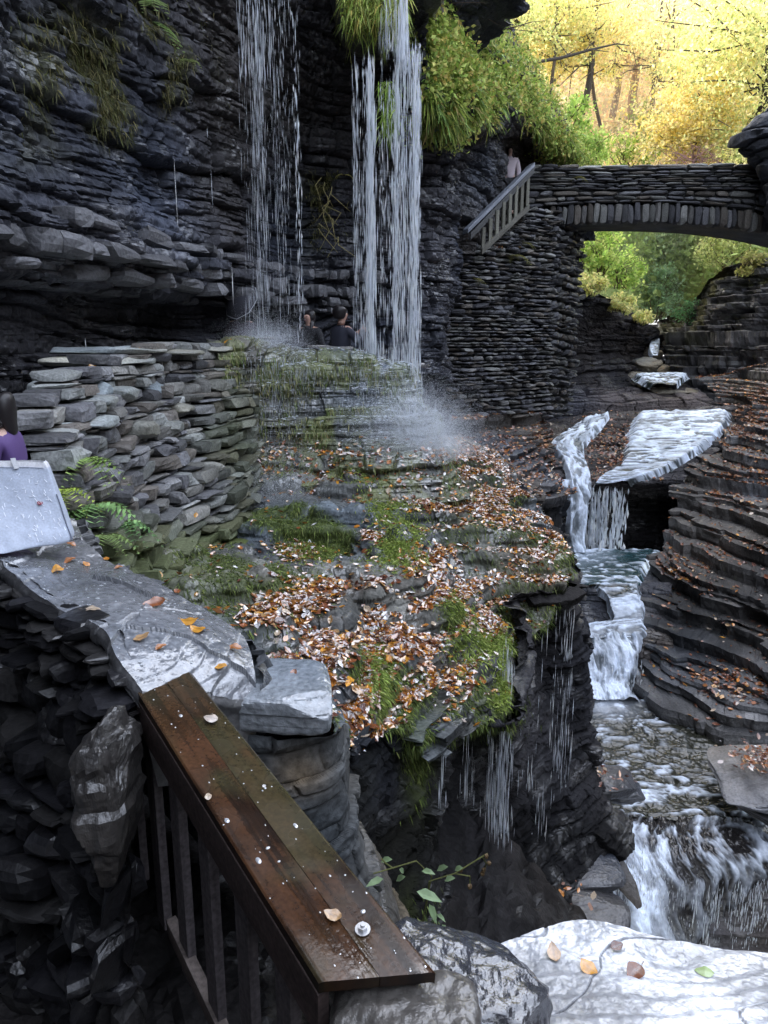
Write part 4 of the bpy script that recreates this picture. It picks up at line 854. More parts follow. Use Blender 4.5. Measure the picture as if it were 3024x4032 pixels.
fall_curtain(mb, 1075, 1165, 11.2, -60, 1390, 22, 3, ln=(.05, .3), wd=(.0012, .003))
fall_curtain(mb, 930, 1070, 11.1, -60, 330, 28, 4.5, clumped([.2, .5, .8], .1, [1, 1.2, 1.3]), ln=(.1, .6), wd=(.0015, .005))
fall_curtain(mb, 1147, 1152, 11.0, -20, 1385, 4, 4, ln=(.08, .3), wd=(.004, .007))
o = mb.build('waterfall', M_FALL); tag(o, 'thin sparse veil of falling water before dark cliff, left of two falls', 'waterfall')
mb = MB()
bot = lambda x: np.interp(x, [1380, 1480, 1560, 1600, 1660], [1420, 1440, 1560, 1640, 1760])
fall_curtain(mb, 1388, 1560, 11.0, 170, bot, 52, 6, clumped([.03, .12, .25, .34, .38, .45, .62, .75, .85, .97], .022, [.8, 1, 1, 1.6, 1.4, .8, 1, 1, .9, .8]), ln=(.05, .35), wd=(.0018, .006), topvar=.25)
fall_curtain(mb, 1446, 1474, 10.95, 230, bot, 9, 9, ln=(.2, .9), wd=(.004, .010))
fall_curtain(mb, 1550, 1655, 10.9, 165, bot, 66, 6.5, clumped([.1, .22, .35, .55, .8, .92], .06, [1, 1.3, 1, .8, 1.3, 1.2]), ln=(.08, .5), wd=(.002, .0065))
fall_curtain(mb, 1570, 1600, 10.9, -40, 260, 30, 8, ln=(.2, .8), wd=(.003, .007))
fall_curtain(mb, 1500, 1570, 11.3, -40, 200, 25, 6, ln=(.2, .7), wd=(.002, .005))
fall_curtain(mb, 1570, 1720, 10.5, 1480, lambda x: 1790, 120, 8, clumped([.15, .3, .5, .7], .15, [1.5, 1.3, 1, .5]), ln=(.03, .2), wd=(.0016, .0045), topvar=.5)
o = mb.build('waterfall', M_FALL); tag(o, 'dense bright waterfall beside the green bank, right of the two falls', 'waterfall')
# trickles over the stepped wall
mb = MB(); S = MW; N = normals(S); px, py = proj(S.p); wt = blob(px, py, (1560, 1640, 150, 140), (1480, 1500, 130, 90, .6), (1120, 1520, 110, 160, .5), (1250, 1450, 200, 40, .5)); idx = pick(S, 2600, wt*(N[:, 2] < .6))
q = S.p[idx]+N[idx]*.02; l = rng.uniform(.03, .14, len(idx)); streaks(mb, q[:, 0], q[:, 2]-l, q[:, 2], q[:, 1]-.01, rng.uniform(.001, .003, len(idx)))
idx = pick(S, 2600, wt*np.clip(N[:, 2], 0, 1)**2); q = S.p[idx]+A(0, -.015, .012); T6 = A((-1, 0, 0), (0, -1, 0), (1, 0, 0), (0, 1, 0), (0, 0, 1)).reshape(5, 3)
s_ = rng.uniform(.004, .012, (len(idx), 1, 1)); V = q[:, None]+T6[None]*s_*A(2.4, 1, .6); k = np.arange(len(idx))[:, None, None]*5
mb.add(V.reshape(-1, 3), (k+np.array([[0, 1, 4], [1, 2, 4], [2, 3, 4], [3, 0, 4]])[None]).reshape(-1, 3), (.85, .9, .97), .1)
tag(mb.build('trickling_water', M_FALL), 'white water trickling down the stepped ledges of the mossy wall', 'water trickle')
# drips over the undercut edge
mb = MB()
for (a, b, Y, t, bt, n, pm) in [(1985, 2030, 5.9, 2500, 3300, 20, 5), (1930, 2000, 6.0, 2790, 3300, 26, 4), (2230, 2262, 7.9, 2330, 2600, 16, 5), (2200, 2270, 8.1, 2560, 3100, 22, 3), (1830, 1870, 5.4, 2800, 3150, 12, 4), (1960, 2250, 6.9, 2400, 3300, 18, 1.5), (2085, 2092, 6.6, 2880, 3110, 3, 8), (1740, 1760, 4.8, 2890, 3200, 5, 4)]:
    fall_curtain(mb, a, b, Y, t, bt, n, pm, ln=(.1, .5), wd=(.0016, .0042), yj=.08, topvar=.1)
o = mb.build('dripping_water', M_FALL); tag(o, 'thin threads of water dripping from the mossy overhang into the dark ravine', 'water drips')
# few single falling drops before the left cliff
for (x, t, b, Y) in [(912, 1035, 1210, 10), (683, 595, 935, 9), (830, 660, 830, 10), (335, 1330, 1380, 7), (815, 500, 545, 10)]:
    mb = MB(); p0, p1 = P(x, t, Y), P(x, b, Y); streaks(mb, A(p0[0]), A(p1[2]), A(p0[2]), A(p0[1]), A(.006 if x == 912 else .0035))
    tag(mb.build('falling_drop', M_FALL), {912: 'long bright falling drop just left of the thin fall foot', 683: 'tall faint drop streak in front of the mid left cliff', 830: 'short drop streak high beside the thin fall', 335: 'small drop above the pale slabs of the stone wall', 815: 'short pale drop on the upper cliff left of the thin fall'}[x], 'water drop', 'stray drops falling before the left cliff')
# upper falls
stream('waterfall', [[(2555, 1335, 33), (2600, 1330, 33)], [(2555, 1375, 31.5), (2595, 1375, 31.5)], [(2570, 1400, 31), (2590, 1400, 31)]], 40, 30, 401, 1., .05, label='small distant cascade high in the gorge under the bridge', cat='waterfall')
stream('waterfall', [[(2485, 1472, 28.5), (2720, 1470, 28.5)], [(2500, 1482, 27.5), (2700, 1482, 27.5)], [(2560, 1512, 26.6), (2670, 1512, 26.6)]], 40, 60, 405, .6, .06, label='low wide cascade on a ledge behind the main stream fall', cat='waterfall')
# main cascade: two branches and the free fall
fa = lambda px, py: (1, .25)
S1, _ = stream('stream_cascade', [[(2320, 1640, 24.4), (2400, 1628, 24.4)], [(2230, 1690, 22.9), (2360, 1680, 22.9)], [(2165, 1735, 21.4), (2310, 1745, 21.5)], [(2210, 1800, 20.6), (2310, 1800, 20.7)], [(2235, 1860, 19.7), (2325, 1860, 19.8)], [(2245, 1930, 19.1), (2335, 1915, 19.4)],
   [(2245, 2000, 18.95), (2325, 2000, 19.1)], [(2240, 2090, 18.9), (2312, 2090, 19)], [(2255, 2175, 18.8), (2310, 2175, 18.9)]], 260, 60, 411, .72, .07, fm=fa, fs=(5, 2, 1.2), label='narrow left branch of the forked stream cascade tumbling into the pool', cat='waterfall')
S2, _ = stream('stream_cascade', [[(2500, 1622, 24.3), (2720, 1615, 24.2), (2900, 1612, 24)], [(2465, 1690, 22.8), (2700, 1690, 22.7), (2850, 1690, 22.6)], [(2450, 1760, 21.5), (2640, 1760, 21.4), (2780, 1750, 21.5)], [(2440, 1820, 20.5), (2560, 1820, 20.5), (2680, 1810, 20.5)], [(2360, 1870, 19.8), (2460, 1870, 19.7), (2580, 1860, 19.7)], [(2335, 1905, 19.4), (2400, 1905, 19.45), (2490, 1890, 19.5)]], 200, 200, 421, .7, .05, fsx=(1.0, 4.2), fm=lambda px, py: (1, .05+.12*(py < 1720)), fs=(3, 2, 3), label='broad right branch of the forked stream cascade spreading over sloping rock', cat='waterfall')
mb = MB()
fall_curtain(mb, 2325, 2500, 19.2, 1910, lambda x: 2165, 46, 6, clumped([.05, .2, .35, .5, .62, .8], .05, [2, 1.6, 1.2, 1, .8, .3]), ln=(.1, .6), wd=(.012, .03), yj=.15)
o = mb.build('waterfall', M_FALL); tag(o, 'loose strands of water falling across the black cave mouth', 'waterfall')
stream('stream_cascade', [[(2170, 1890, 19.0), (2250, 1890, 19.1)], [(2180, 1930, 18.8), (2250, 1930, 18.9)], [(2195, 1952, 18.75), (2250, 1955, 18.8)]], 40, 40, 425, .6, .04, label='little white spill on the ledge just left of the forked cascade', cat='waterfall')
# pools
stream('water', [[(2245, 2165, 19.2), (2420, 2165, 19.2), (2640, 2165, 19)], [(2240, 2210, 18.2), (2420, 2210, 18.2), (2560, 2210, 18)], [(2240, 2260, 17.2), (2400, 2265, 17.2), (2540, 2265, 17)], [(2290, 2300, 16.4), (2400, 2305, 16.35), (2530, 2300, 16.4)]], 120, 140, 431, .35, .045, fm=lambda px, py: (1-.85*blob(px, py, (2480, 2190, 120, 28)), .45*blob(px, py, (2290, 2180, 90, 40))), dark=(.02, .05, .055))
stream('water', [[(2330, 2300, 16.3), (2530, 2300, 16.2)], [(2380, 2345, 15.9), (2520, 2340, 15.7)], [(2390, 2385, 15.7), (2540, 2380, 15.5)], [(2400, 2440, 15.3), (2540, 2435, 15.2)], [(2240, 2470, 15.2), (2560, 2465, 14.9)], [(2250, 2515, 14.8), (2540, 2510, 14.6)]], 130, 110, 441, .6, .06, fm=lambda px, py: (1, .3*sstep(2330, 2400, py)))
S3, _ = stream('stream_cascade', [[(2255, 2500, 14.9), (2400, 2500, 14.8), (2530, 2500, 14.6)], [(2260, 2560, 14.5), (2400, 2560, 14.4), (2530, 2555, 14.35)], [(2280, 2630, 14.2), (2400, 2640, 14.15), (2520, 2620, 14.2)], [(2280, 2700, 14.0), (2390, 2700, 13.9), (2490, 2690, 13.9)], [(2290, 2755, 13.6), (2390, 2760, 13.6), (2530, 2750, 13.6)]], 150, 150, 451, .85, .1, fs=(3, 2, 1.5), fm=lambda px, py: (1, .2), label='short churning step of the stream between the two pools', cat='waterfall')
mb = MB(); fall_curtain(mb, 2380, 2520, 14.0, 2560, 2720, 40, 8, ln=(.05, .25), wd=(.008, .022), yj=.12, topvar=.1)
local(mb.build('water_strands', M_FALL), _)['kind'] = 'stuff'
S4, _ = stream('water', [[(2280, 2740, 13.8), (2450, 2745, 13.8), (2700, 2800, 13.5), (3000, 2870, 13)], [(2260, 2850, 12.9), (2450, 2860, 12.8), (2700, 2880, 12.5), (3020, 2930, 12.2)], [(2240, 2980, 11.9), (2480, 2990, 11.8), (2720, 3000, 11.6), (3060, 3020, 11.4)], [(2280, 3100, 11), (2500, 3110, 10.9), (2750, 3120, 10.8), (3080, 3140, 10.7)], [(2330, 3210, 10.2), (2560, 3225, 10.1), (2800, 3235, 10.05), (3100, 3250, 10)]], 220, 260, 461, .25, .045, fs=(1.2, 3.5, 1.2),
   fm=lambda px, py: (1-.95*blob(px, py, (2760, 2920, 260, 90), (2860, 2980, 150, 90)), .5*blob(px, py, (2380, 2770, 130, 50))), dark=(.03, .03, .022))
S5, _ = stream('stream_cascade', [[(2330, 3200, 10.25), (2560, 3215, 10.15), (2800, 3225, 10.1), (3130, 3240, 10.0)], [(2340, 3290, 9.7), (2560, 3300, 9.65), (2800, 3300, 9.6), (3130, 3300, 9.55)], [(2370, 3370, 9.35), (2560, 3380, 9.3), (2800, 3370, 9.3), (3130, 3370, 9.3)], [(2420, 3480, 9.0), (2580, 3480, 9.0), (2800, 3460, 9.15), (3130, 3440, 9.2)], [(2440, 3560, 8.7), (2590, 3560, 8.8), (2800, 3550, 9.05), (3130, 3530, 9.1)], [(2470, 3700, 8.4), (2600, 3700, 8.5), (2800, 3680, 8.9), (3130, 3680, 9.0)], [(2480, 3800, 8.3), (2610, 3800, 8.4), (2800, 3800, 8.8), (3130, 3800, 8.9)]], 300, 330, 471, .5, .08, fs=(2.2, 2, .9),
   fm=lambda px, py: (1-.8*blob(px, py, (2860, 3560, 300, 130), (2700, 3650, 110, 120), (2980, 3480, 60, 60, .6)), .55*blob(px, py, (2530, 3600, 80, 160), (2480, 3420, 90, 60))), dark=(.02, .018, .018), label='wide lower cascade breaking over dark rock at the right edge', cat='waterfall')
mb = MB(); fall_curtain(mb, 2660, 3040, 8.75, 3440, lambda x: 3790, 120, 6, clumped([.1, .22, .35, .45, .6, .72, .86, .95], .035, [1, 1, 1, 1, 1, 1, 1.6, 1.6]), ln=(.04, .28), wd=(.002, .006), yj=.06, topvar=.15)
fall_curtain(mb, 2400, 2660, 8.6, 3280, lambda x: 3740, 140, 7, ln=(.03, .16), wd=(.002, .006), yj=.1, topvar=.5)
local(mb.build('water_strands', M_FALL), _)['kind'] = 'stuff'
# ---- spray where the falls land (scattering volume)
def mist(name, c, ax_, dens, label):
    n = int(34000*dens*ax_[0]); g = rng.normal(0, .42, (n, 3)); g[:, 2] = np.abs(g[:, 2])*1.1-.45; pts = np.asarray(c)+g*np.asarray(ax_); s = rng.uniform(.0006, .0015, (n, 1))
    T = A((1, 1, 1), (1, -1, -1), (-1, 1, -1), (-1, -1, 1)).reshape(4, 3); V = (pts[:, None]+T[None]*s[:, None]*A(.7, .7, 1.6)).reshape(-1, 3); k = np.arange(n)[:, None, None]*4
    mb = MB(); mb.add(V, (k+np.array([[0, 1, 2], [0, 3, 1], [0, 2, 3], [1, 3, 2]])[None]).reshape(-1, 3), (.93, .96, 1.), .3)
    return tag(mb.build(name, M_FALL), label, 'spray', kind='stuff')
def mist_volume(name, c, ax_, dens, label):
    mb = MB(); V, Fc = CV8, CF8; B = V/np.linalg.norm(V, axis=1, keepdims=True); mb.add(np.asarray(c)+B*np.asarray(ax_), Fc)
    m = bpy.data.materials.new('spray'); m.use_nodes = True; nt = m.node_tree; nt.nodes.clear()
    out = nt.nodes.new('ShaderNodeOutputMaterial'); v = nt.nodes.new('ShaderNodeVolumeScatter'); v.inputs['Color'].default_value = (.9, .93, 1, 1); v.inputs['Anisotropy'].default_value = .2
    tc = nt.nodes.new('ShaderNodeTexCoord'); mp = nt.nodes.new('ShaderNodeVectorMath'); mp.operation = 'SUBTRACT'; mp.inputs[1].default_value = tuple(c)
    dv = nt.nodes.new('ShaderNodeVectorMath'); dv.operation = 'DIVIDE'; dv.inputs[1].default_value = tuple(ax_)
    ln = nt.nodes.new('ShaderNodeVectorMath'); ln.operation = 'LENGTH'; mr = nt.nodes.new('ShaderNodeMapRange'); mr.interpolation_type = 'SMOOTHSTEP'
    mr.inputs[1].default_value = .1; mr.inputs[2].default_value = .97; mr.inputs[3].default_value = dens; mr.inputs[4].default_value = 0
    L = nt.links; L.new(tc.outputs['Object'], mp.inputs[0]); L.new(mp.outputs[0], dv.inputs[0]); L.new(dv.outputs[0], ln.inputs[0]); L.new(ln.outputs['Value'], mr.inputs[0])
    L.new(mr.outputs[0], v.inputs['Density']); L.new(v.outputs[0], out.inputs['Volume'])
    o = mb.build(name, m); tag(o, label, 'spray', kind='stuff'); return o
mist('mist', P(1050, 1395, 10.9), (.6, .5, .6), 12., 'white spray rising where the thin left fall hits the wall top')
mist('mist', P(1630, 1690, 10.1), (.85, .7, .8), 13., 'white spray around the stepped foot of the bright right fall')
mist('mist', P(1120, 1900, 9.2), (.6, .6, .8), .9, 'faint spray drifting in front of the wet mossy rocks')
# ================================================================== MOSS, LITTER, VEGETATION
def leafquads(mb, pts, size, cols, flat=0., rough=.55):
    n = len(pts); z = rng.normal(0, 1, (n, 3)); z[:, 2] += flat; z /= np.linalg.norm(z, axis=1, keepdims=True)
    x = np.cross(z, rng.normal(0, 1, (n, 3))); x /= np.linalg.norm(x, axis=1, keepdims=True)+1e-9; y = np.cross(z, x)
    s = (size*(.5+rng.random(n)))[:, None]
    V = np.stack((pts-y*s*.5, pts+x*s*.3+z*s*.06, pts+y*s*.5, pts-x*s*.3+z*s*.06), 1).reshape(-1, 3)
    mb.add(V, np.arange(n*4).reshape(n, 4), np.repeat(cols, 4, 0), rough)
def palette(n, cols, wts, var=.3):
    w = np.array(wts, float); c = np.array(cols, float)[rng.choice(len(cols), n, p=w/w.sum())]
    return c*(1-var+2*var*rng.random((n, 1)))
GREENS = [(.10, .20, .03), (.18, .30, .05), (.28, .36, .06), (.07, .12, .02), (.38, .36, .08)]
MOSSY = [(.14, .19, .05), (.19, .25, .06), (.10, .14, .04), (.24, .27, .09), (.07, .10, .03)]
# --- hanging moss on the wall
S = MW; N = normals(S); px, py = proj(S.p)
mb = MB(); idx = pick(S, 9000, MWM*(1+.8*(py > 1780))+.02*(py > 1500)*(px > 1000))
blades(mb, S.p[idx]+N[idx]*.01, np.stack((N[idx, 0]*.3, N[idx, 1]*.5, -np.ones(len(idx))), 1), .06, .011, palette(len(idx), [(.28, .31, .13), (.34, .33, .15), (.18, .25, .08), (.40, .36, .18), (.12, .16, .06)], [1, 1, 1, .6, .8]), droop=.6, jit=.22)
tag(mb.build('moss', M_LEAF), 'hanging green and ochre moss on the wall under the falls', kind='stuff')
# --- moss on the slope
S = HILL; px, py = proj(S.p); dist = np.linalg.norm(S.p, axis=1)
mb = MB(); w = HMOSS*(1+.0*px)*np.clip(dist/6, .5, 2)**1.2; idx = pick(S, 42000, w)
d = np.stack((HN[idx, 0]*.4+.15, HN[idx, 1]*.6-.35, HN[idx, 2]*.35-.25), 1)
blades(mb, S.p[idx], d, .055*np.clip(dist[idx]/6, .7, 1.6)[:, None], .008, palette(len(idx), MOSSY, [1, 1, 1, .7, .8]), droop=.5, jit=.3)
bl = blob(px, py, (1290, 1730, 50, 50, 1), (1350, 1810, 50, 50, 1), (1420, 1880, 50, 50, 1), (1480, 1950, 50, 60, 1), (1540, 2030, 50, 60, 1), (1590, 2110, 55, 70, 1), (1150, 1800, 110, 60, .6), (1600, 2100, 60, 110, 1), (1500, 1960, 45, 110, .8), (1440, 1860, 60, 60, .6), (1990, 2620, 40, 130, 1), (1880, 2560, 90, 60, .6), (1480, 2650, 40, 90, .5), (1200, 2180, 90, 40, .5), (1560, 2190, 80, 40, .8), (1800, 2380, 60, 60, .4))
idx = pick(S, 24000, bl*(HMOSS+.3))
d = np.stack((HN[idx, 0]*.4+.1, HN[idx, 1]*.6-.3, HN[idx, 2]*.4-.1), 1)
blades(mb, S.p[idx]+HN[idx]*.01, d, .06, .010, palette(len(idx), [(.29, .37, .08), (.22, .30, .06), (.36, .41, .12), (.16, .22, .05)], [1, 1, .7, .7]), droop=.5, jit=.35)
idx = pick(RAV, 2500, blob(*proj(RAV.p), (1640, 3000, 40, 150), (1650, 3600, 50, 100), (1985, 2800, 60, 60), (1750, 2850, 120, 60, .6)))
blades(mb, RAV.p[idx], RAV.N[idx]*.5+A(0, 0, -.8), .05, .008, palette(len(idx), MOSSY, [1, 1, 1, .7, .8]), droop=.5, jit=.3)
tag(mb.build('moss', M_LEAF), 'thick dark green moss growing over the wet rocky slope', kind='stuff')
# --- leaf litter
litter = blob(px, py, (1700, 1850, 250, 60, 1), (1950, 1980, 170, 130, 1), (2130, 2200, 140, 140, .9), (1760, 1960, 160, 70, .8), (1700, 2190, 120, 40, .7), (1350, 2300, 170, 45, 1), (1150, 2380, 130, 60, 1), (1700, 2330, 200, 60, .9), (1940, 2380, 90, 110, .9), (1500, 2480, 250, 50, .8), (1300, 2560, 160, 60, 1), (1750, 2570, 150, 90, .9), (1500, 2680, 200, 70, 1), (1400, 2820, 90, 110, 1), (1450, 2900, 60, 60, .8), (1620, 1900, 90, 40, 1), (1480, 2110, 50, 25, .8), (1190, 2170, 70, 30, .9), (1080, 2460, 90, 50, .7), (1600, 2720, 120, 40, .7), (1850, 1800, 120, 40, .7))
flat = np.clip(HN[:, 2], 0, 1)**3; nz_ = .25+sstep(.38, .6, fbm(S.p*1.7, 501, 3))
lw = (litter+.03)*flat*nz_
bc = mix(S.col, A(.075, .038, .02), np.clip(lw*1.3, 0, .85)); bpy.data.objects['rock_slope'].data.attributes['col'].data.foreach_set('color', np.concatenate((np.clip(bc, 0, 1), np.ones((len(bc), 1))), 1).astype(np.float32).ravel())
mb = MB(); idx = pick(S, 24000, lw*np.clip(dist/5, .5, 2.2)**2)
leaves(mb, S.p[idx]+HN[idx]*.008, HN[idx]*.6+A(0, 0, .4), .062, leafcols(len(idx)), rough=.13)
sh = MW; q = normals(sh); q = np.where(q[:, 2:3] < 0, -q, q); x_, y_ = proj(sh.p); idx = pick(sh, 900, np.clip(q[:, 2], .03, 1)**2*sstep(1700, 1840, y_)*(x_ > 1000))
leaves(mb, sh.p[idx]+q[idx]*.01, q[idx]*.5+A(0, -.1, .5), .07, leafcols(len(idx)), rough=.2)
sh = SHELF; q = normals(sh); q = np.where(q[:, 2:3] < 0, -q, q); x_, y_ = proj(sh.p); idx = pick(sh, 4500, (y_ < 1960)*np.clip(q[:, 2], .05, 1)**1.5)
leaves(mb, sh.p[idx]+q[idx]*.01, q[idx]*.5+A(0, -.1, .5), .085, leafcols(len(idx), [1.4, .8, .3, 2, 2, .7, .5, .3, 1.4, .6]), rough=.35)
sh = RB; q = normals(sh); q = np.where(q[:, 2:3] < 0, -q, q); x_, y_ = proj(sh.p)
idx = pick(sh, 7500, (.05+blob(x_, y_, (2680, 2230, 130, 60), (2900, 2680, 170, 60, .8), (2880, 2170, 200, 40, .5), (2920, 1700, 150, 160, .9), (2980, 1900, 130, 100, .4)))*np.clip(q[:, 2], 0, 1)**2*(x_ < 3200))
leaves(mb, sh.p[idx]+q[idx]*.01, q[idx]*.5+A(0, 0, .5), .09, leafcols(len(idx), [1.4, .7, .2, 2.2, 2, .6, .25, .1, 1.6, .5]), rough=.4)
sh = CASC; q = normals(sh); q = np.where(q[:, 2:3] < 0, -q, q); x_, y_ = proj(sh.p)
idx = pick(sh, 1200, blob(x_, y_, (2420, 1760, 110, 110))*(y_ < 1900)); leaves(mb, sh.p[idx]+q[idx]*.02, q[idx]*.5+A(0, 0, .5), .1, leafcols(len(idx), [1.2, .5, .1, 2.5, 2.5, .4, .2, .1, 1.6, .3]), rough=.35)
for (cx, cy, Y, rx, ry, n) in [(3000, 3020, 10.0, .5, .4, 260), (2330, 3080, 9.1, .4, .3, 60), (1900, 1000, 18.9, .6, .3, 60), (2160, 3560, 7.2, .6, .3, 40)]:
    pts = P(cx, cy, Y)+np.stack((rng.normal(0, rx*.5, n), rng.normal(0, ry*.5, n), np.full(n, .14)), 1); leaves(mb, pts, np.tile(A(0, 0, 1), (n, 1)), .085, leafcols(n, [1.4, .7, .2, 2, 1.6, .6, .3, .2, 1.5, .5]))
tag(mb.build('leaf_litter', M_WETLEAF), 'wet brown and orange leaves strewn over the slope and ledges', kind='stuff')
# --- individual leaves (meshes shared)
LM = []
for k in range(16):
    mb = MB(); c = LEAFCOL[k % len(LEAFCOL)]*1.1; u = np.linspace(0, 1, 9)[:, None]; v = np.linspace(-1, 1, 7)[None, :]
    wdt = np.sin(np.pi*u**.8)**.8*(.30+.03*(k % 4))*(1+.05*np.sin(u*40)); X = v*wdt; Yc = u-.5+0*v
    cu = [.25, .1, -.15, .35][k % 4]; Zc = cu*(np.abs(v)*wdt)*1.3+.18*((k % 3)-1)*(u-.5)**2*2+.03*np.cos(u*14)*np.abs(v)+.05
    V = np.stack((X, Yc, Zc), 2).reshape(-1, 3); i = np.arange(63).reshape(9, 7); q = np.stack((i[:-1, :-1], i[:-1, 1:], i[1:, 1:], i[1:, :-1]), 2).reshape(-1, 4)
    cc = np.broadcast_to(c, (63, 3)).copy(); cc[3::7] *= .7; cc *= (.75+.5*rng.random((63, 1)))
    mb.add(V, q, cc, .25); tube(mb, [(0, -.5, .05), (.01, -.62, .07), (.03, -.72, .06)], [.012, .01, .008], c*.6, k=4)
    o = mb.build('fallen_leaf', M_WETLEAF, smooth=True); LM.append(o.data); bpy.data.objects.remove(o)
def put_leaf(p, n, size, k, label, group=None, yaw=None):
    o = bpy.data.objects.new('fallen_leaf', LM[k % 16]); COL.objects.link(o)
    z = Vector(n).normalized(); a = random.uniform(0, 6.28) if yaw is None else yaw
    x = Vector((math.cos(a), math.sin(a), 0)); x = (x-z*x.dot(z)).normalized(); y = z.cross(x)
    o.matrix_world = Matrix.Translation(Vector(p)) @ Matrix((x, y, z)).transposed().to_4x4() @ Matrix.Diagonal((size, size, size, 1))
    return tag(o, label, 'leaf', group)
S = HILL; w = lw*(py > 2330)*np.clip(5.5/dist, 0, 2)**3
LAB = [('brown', 'wet brown fallen leaf lying among others on the mossy slope'), ('pale', 'pale wet fallen leaf lying among others on the mossy slope'), ('orange', 'orange fallen leaf lying among others on the mossy slope')]
KIND = [2, 2, 2, 0, 0, 1, 1, 1, 0, 1]
for i_ in pick(S, 170, w):
    k = random.randrange(10); put_leaf(S.p[i_]+HN[i_]*.012, HN[i_]*.5+A(random.gauss(0, .25), random.gauss(0, .25)-.1, .6), random.uniform(.05, .085), k, LAB[KIND[k]][1], LAB[KIND[k]][0]+' leaves scattered on the mossy slope')
def surf_at(S, x, y):
    a, b = proj(S.p); i = np.argmin((a-x)**2+(b-y)**2); return S.p[i]
for (x, y, s, k, lab) in [(225, 2252, .085, 2, 'orange yellow leaf lying flat just below the white bag'), (275, 2215, .075, 0, 'curled russet leaf nearest below the bag corner'), (340, 2228, .05, 1, 'small rust coloured leaf on the ledge right of the bag'), (470, 2240, .05, 0, 'brown curled leaf at the outer ledge edge beside moss'),
    (360, 2405, .075, 9, 'tan leaf lying near the inner edge of the ledge'), (610, 2385, .1, 8, 'dark brown twisted leaf with upright stem mid ledge'), (735, 2455, .10, 2, 'long bright orange leaf, larger of the pair on the ledge'), (780, 2485, .08, 2, 'orange leaf tucked under the long bright one'),
    (635, 2555, .055, 0, 'small red brown leaf close above the rail top'), (920, 2560, .07, 0, 'red brown leaf standing on edge near the cap stone'), (870, 2630, .07, 2, 'orange yellow leaf beside the cap stone and rail'), (440, 2165, .045, 1, 'tiny rust leaf at the bag side'), (280, 2150, .06, 0, 'flat brown leaf touching the foot of the white bag'), (560, 2520, .07, 5, 'pale tan leaf with bent tip on the ledge inner edge'), (700, 2340, .05, 8, 'dark leaf stuck on the wet outer ledge')]:
    put_leaf(surf_at(CAP, x, y)+A(0, 0, .008), (random.gauss(0, .15), random.gauss(0, .15)-.2, 1), s, k, lab)
for (x, y, s, k, lab, ya) in [(830, 2830, .055, 6, 'pale wet leaf lying across the upper handrail', 1.3), (820, 3140, .03, 9, 'small curled pale leaf on the handrail inner edge', .3), (1310, 3610, .05, 5, 'tattered pale leaf beside the bolt on the handrail', 1.2), (1040, 3100, .014, 7, 'tiny wet fleck in the middle of the handrail', .5)]:
    put_leaf(on_rail(x, y)+up*.004, up, s, k, lab, yaw=ya)
for (x, y, s, k, lab) in [(1935, 3795, .06, 8, 'dark red leaf on the far left of the bright wet slab'), (2320, 3820, .06, 2, 'yellow and brown curled leaf mid slab'), (2180, 3760, .06, 5, 'tan leaf plastered on the wet slab beside the yellow one'), (2500, 3840, .065, 3, 'folded dark brown leaf on the bright slab'), (2110, 3990, .07, 1, 'orange leaf low on the wet slab near the boulder'), (2050, 3850, .07, 3, 'dark brown leaf stuck flat between boulder and slab'), (2430, 3735, .05, 4, 'small dark leaf near the far slab edge')]:
    put_leaf(surf_at(SLABR, x, y)+A(0, 0, .008), (random.gauss(0, .12), random.gauss(0, .12)-.15, 1), s, k, lab)
gl = bpy.data.objects.new('fallen_leaf', LM[6].copy()); COL.objects.link(gl); gl.data.attributes['col'].data.foreach_set('color', np.tile(A(.30, .42, .14, 1), len(gl.data.vertices)).astype(np.float32))
gl.location = surf_at(SLABR, 2770, 3830)+A(0, 0, .006); gl.scale = (.055,)*3; gl.rotation_euler = (-.15, 0, 1.2); tag(gl, 'pale green leaf lying on the bright wet slab', 'leaf')
put_leaf(P(1060, 2775, 2.71), (0, -.9, .6), .085, 5, 'grey brown veined leaf hanging over the cap stone front', yaw=.2)
put_leaf(P(1155, 2680, 2.83)+A(0, 0, .03), (0, -.6, .8), .045, 8, 'dark brown leaf standing on the cap stone top')
for (x, y, Y, s, k, lab) in [(900, 1362, 10.3, .16, 2, 'large orange leaf on the crest of the mossy wall'), (380, 1475, 7.3, .17, 2, 'yellow curled leaf on the pale slabs of the stone wall'), (560, 1395, 8.2, .09, 2, 'orange leaf on the topmost slab of the stone wall'), (640, 2270, 5.3, .06, 2, 'bright yellow orange leaf on the dark moss beside the ledge'), (340, 1995, 5.05, .07, 2, 'yellow leaf caught in the ferns by the stone wall'), (778, 2035, 7, .06, 2, 'yellow leaf on the moss at the foot of the stone wall')]:
    put_leaf(P(x, y, Y)+A(0, -.06, .03), (0, -.7, .6), s, k, lab)
# --- shoulder and cliff vegetation
S = SHOULDER; N = normals(S); px, py = proj(S.p); dist = np.linalg.norm(S.p, axis=1)
veg = np.clip(blob(px, py, (1740, 260, 110, 110), (1800, 380, 130, 90), (1900, 330, 110, 130, .9), (1760, 480, 70, 60), (2000, 300, 90, 110, .8), (2120, 420, 90, 120, .8), (1700, 60, 130, 90, .35), (2240, 560, 70, 70), (1880, 470, 70, 40), (2290, 620, 60, 40), (1900, 150, 120, 60, .5))+.08, 0, 1)*(py < 640)
veg *= np.where((py > 520) & (px < 2080), 0, 1)*(1-blob(px, py, (2010, 590, 85, 140, 3)))
mb = MB(); idx = pick(S, 12000, veg*sstep(.46, .6, fbm(S.p*1.7, 511, 3)))
c = palette(len(idx), [(.16, .24, .05), (.25, .33, .06), (.36, .40, .10), (.10, .15, .03), (.34, .28, .10), (.22, .38, .10)], [1, 1.2, 1, .8, .6, .5])
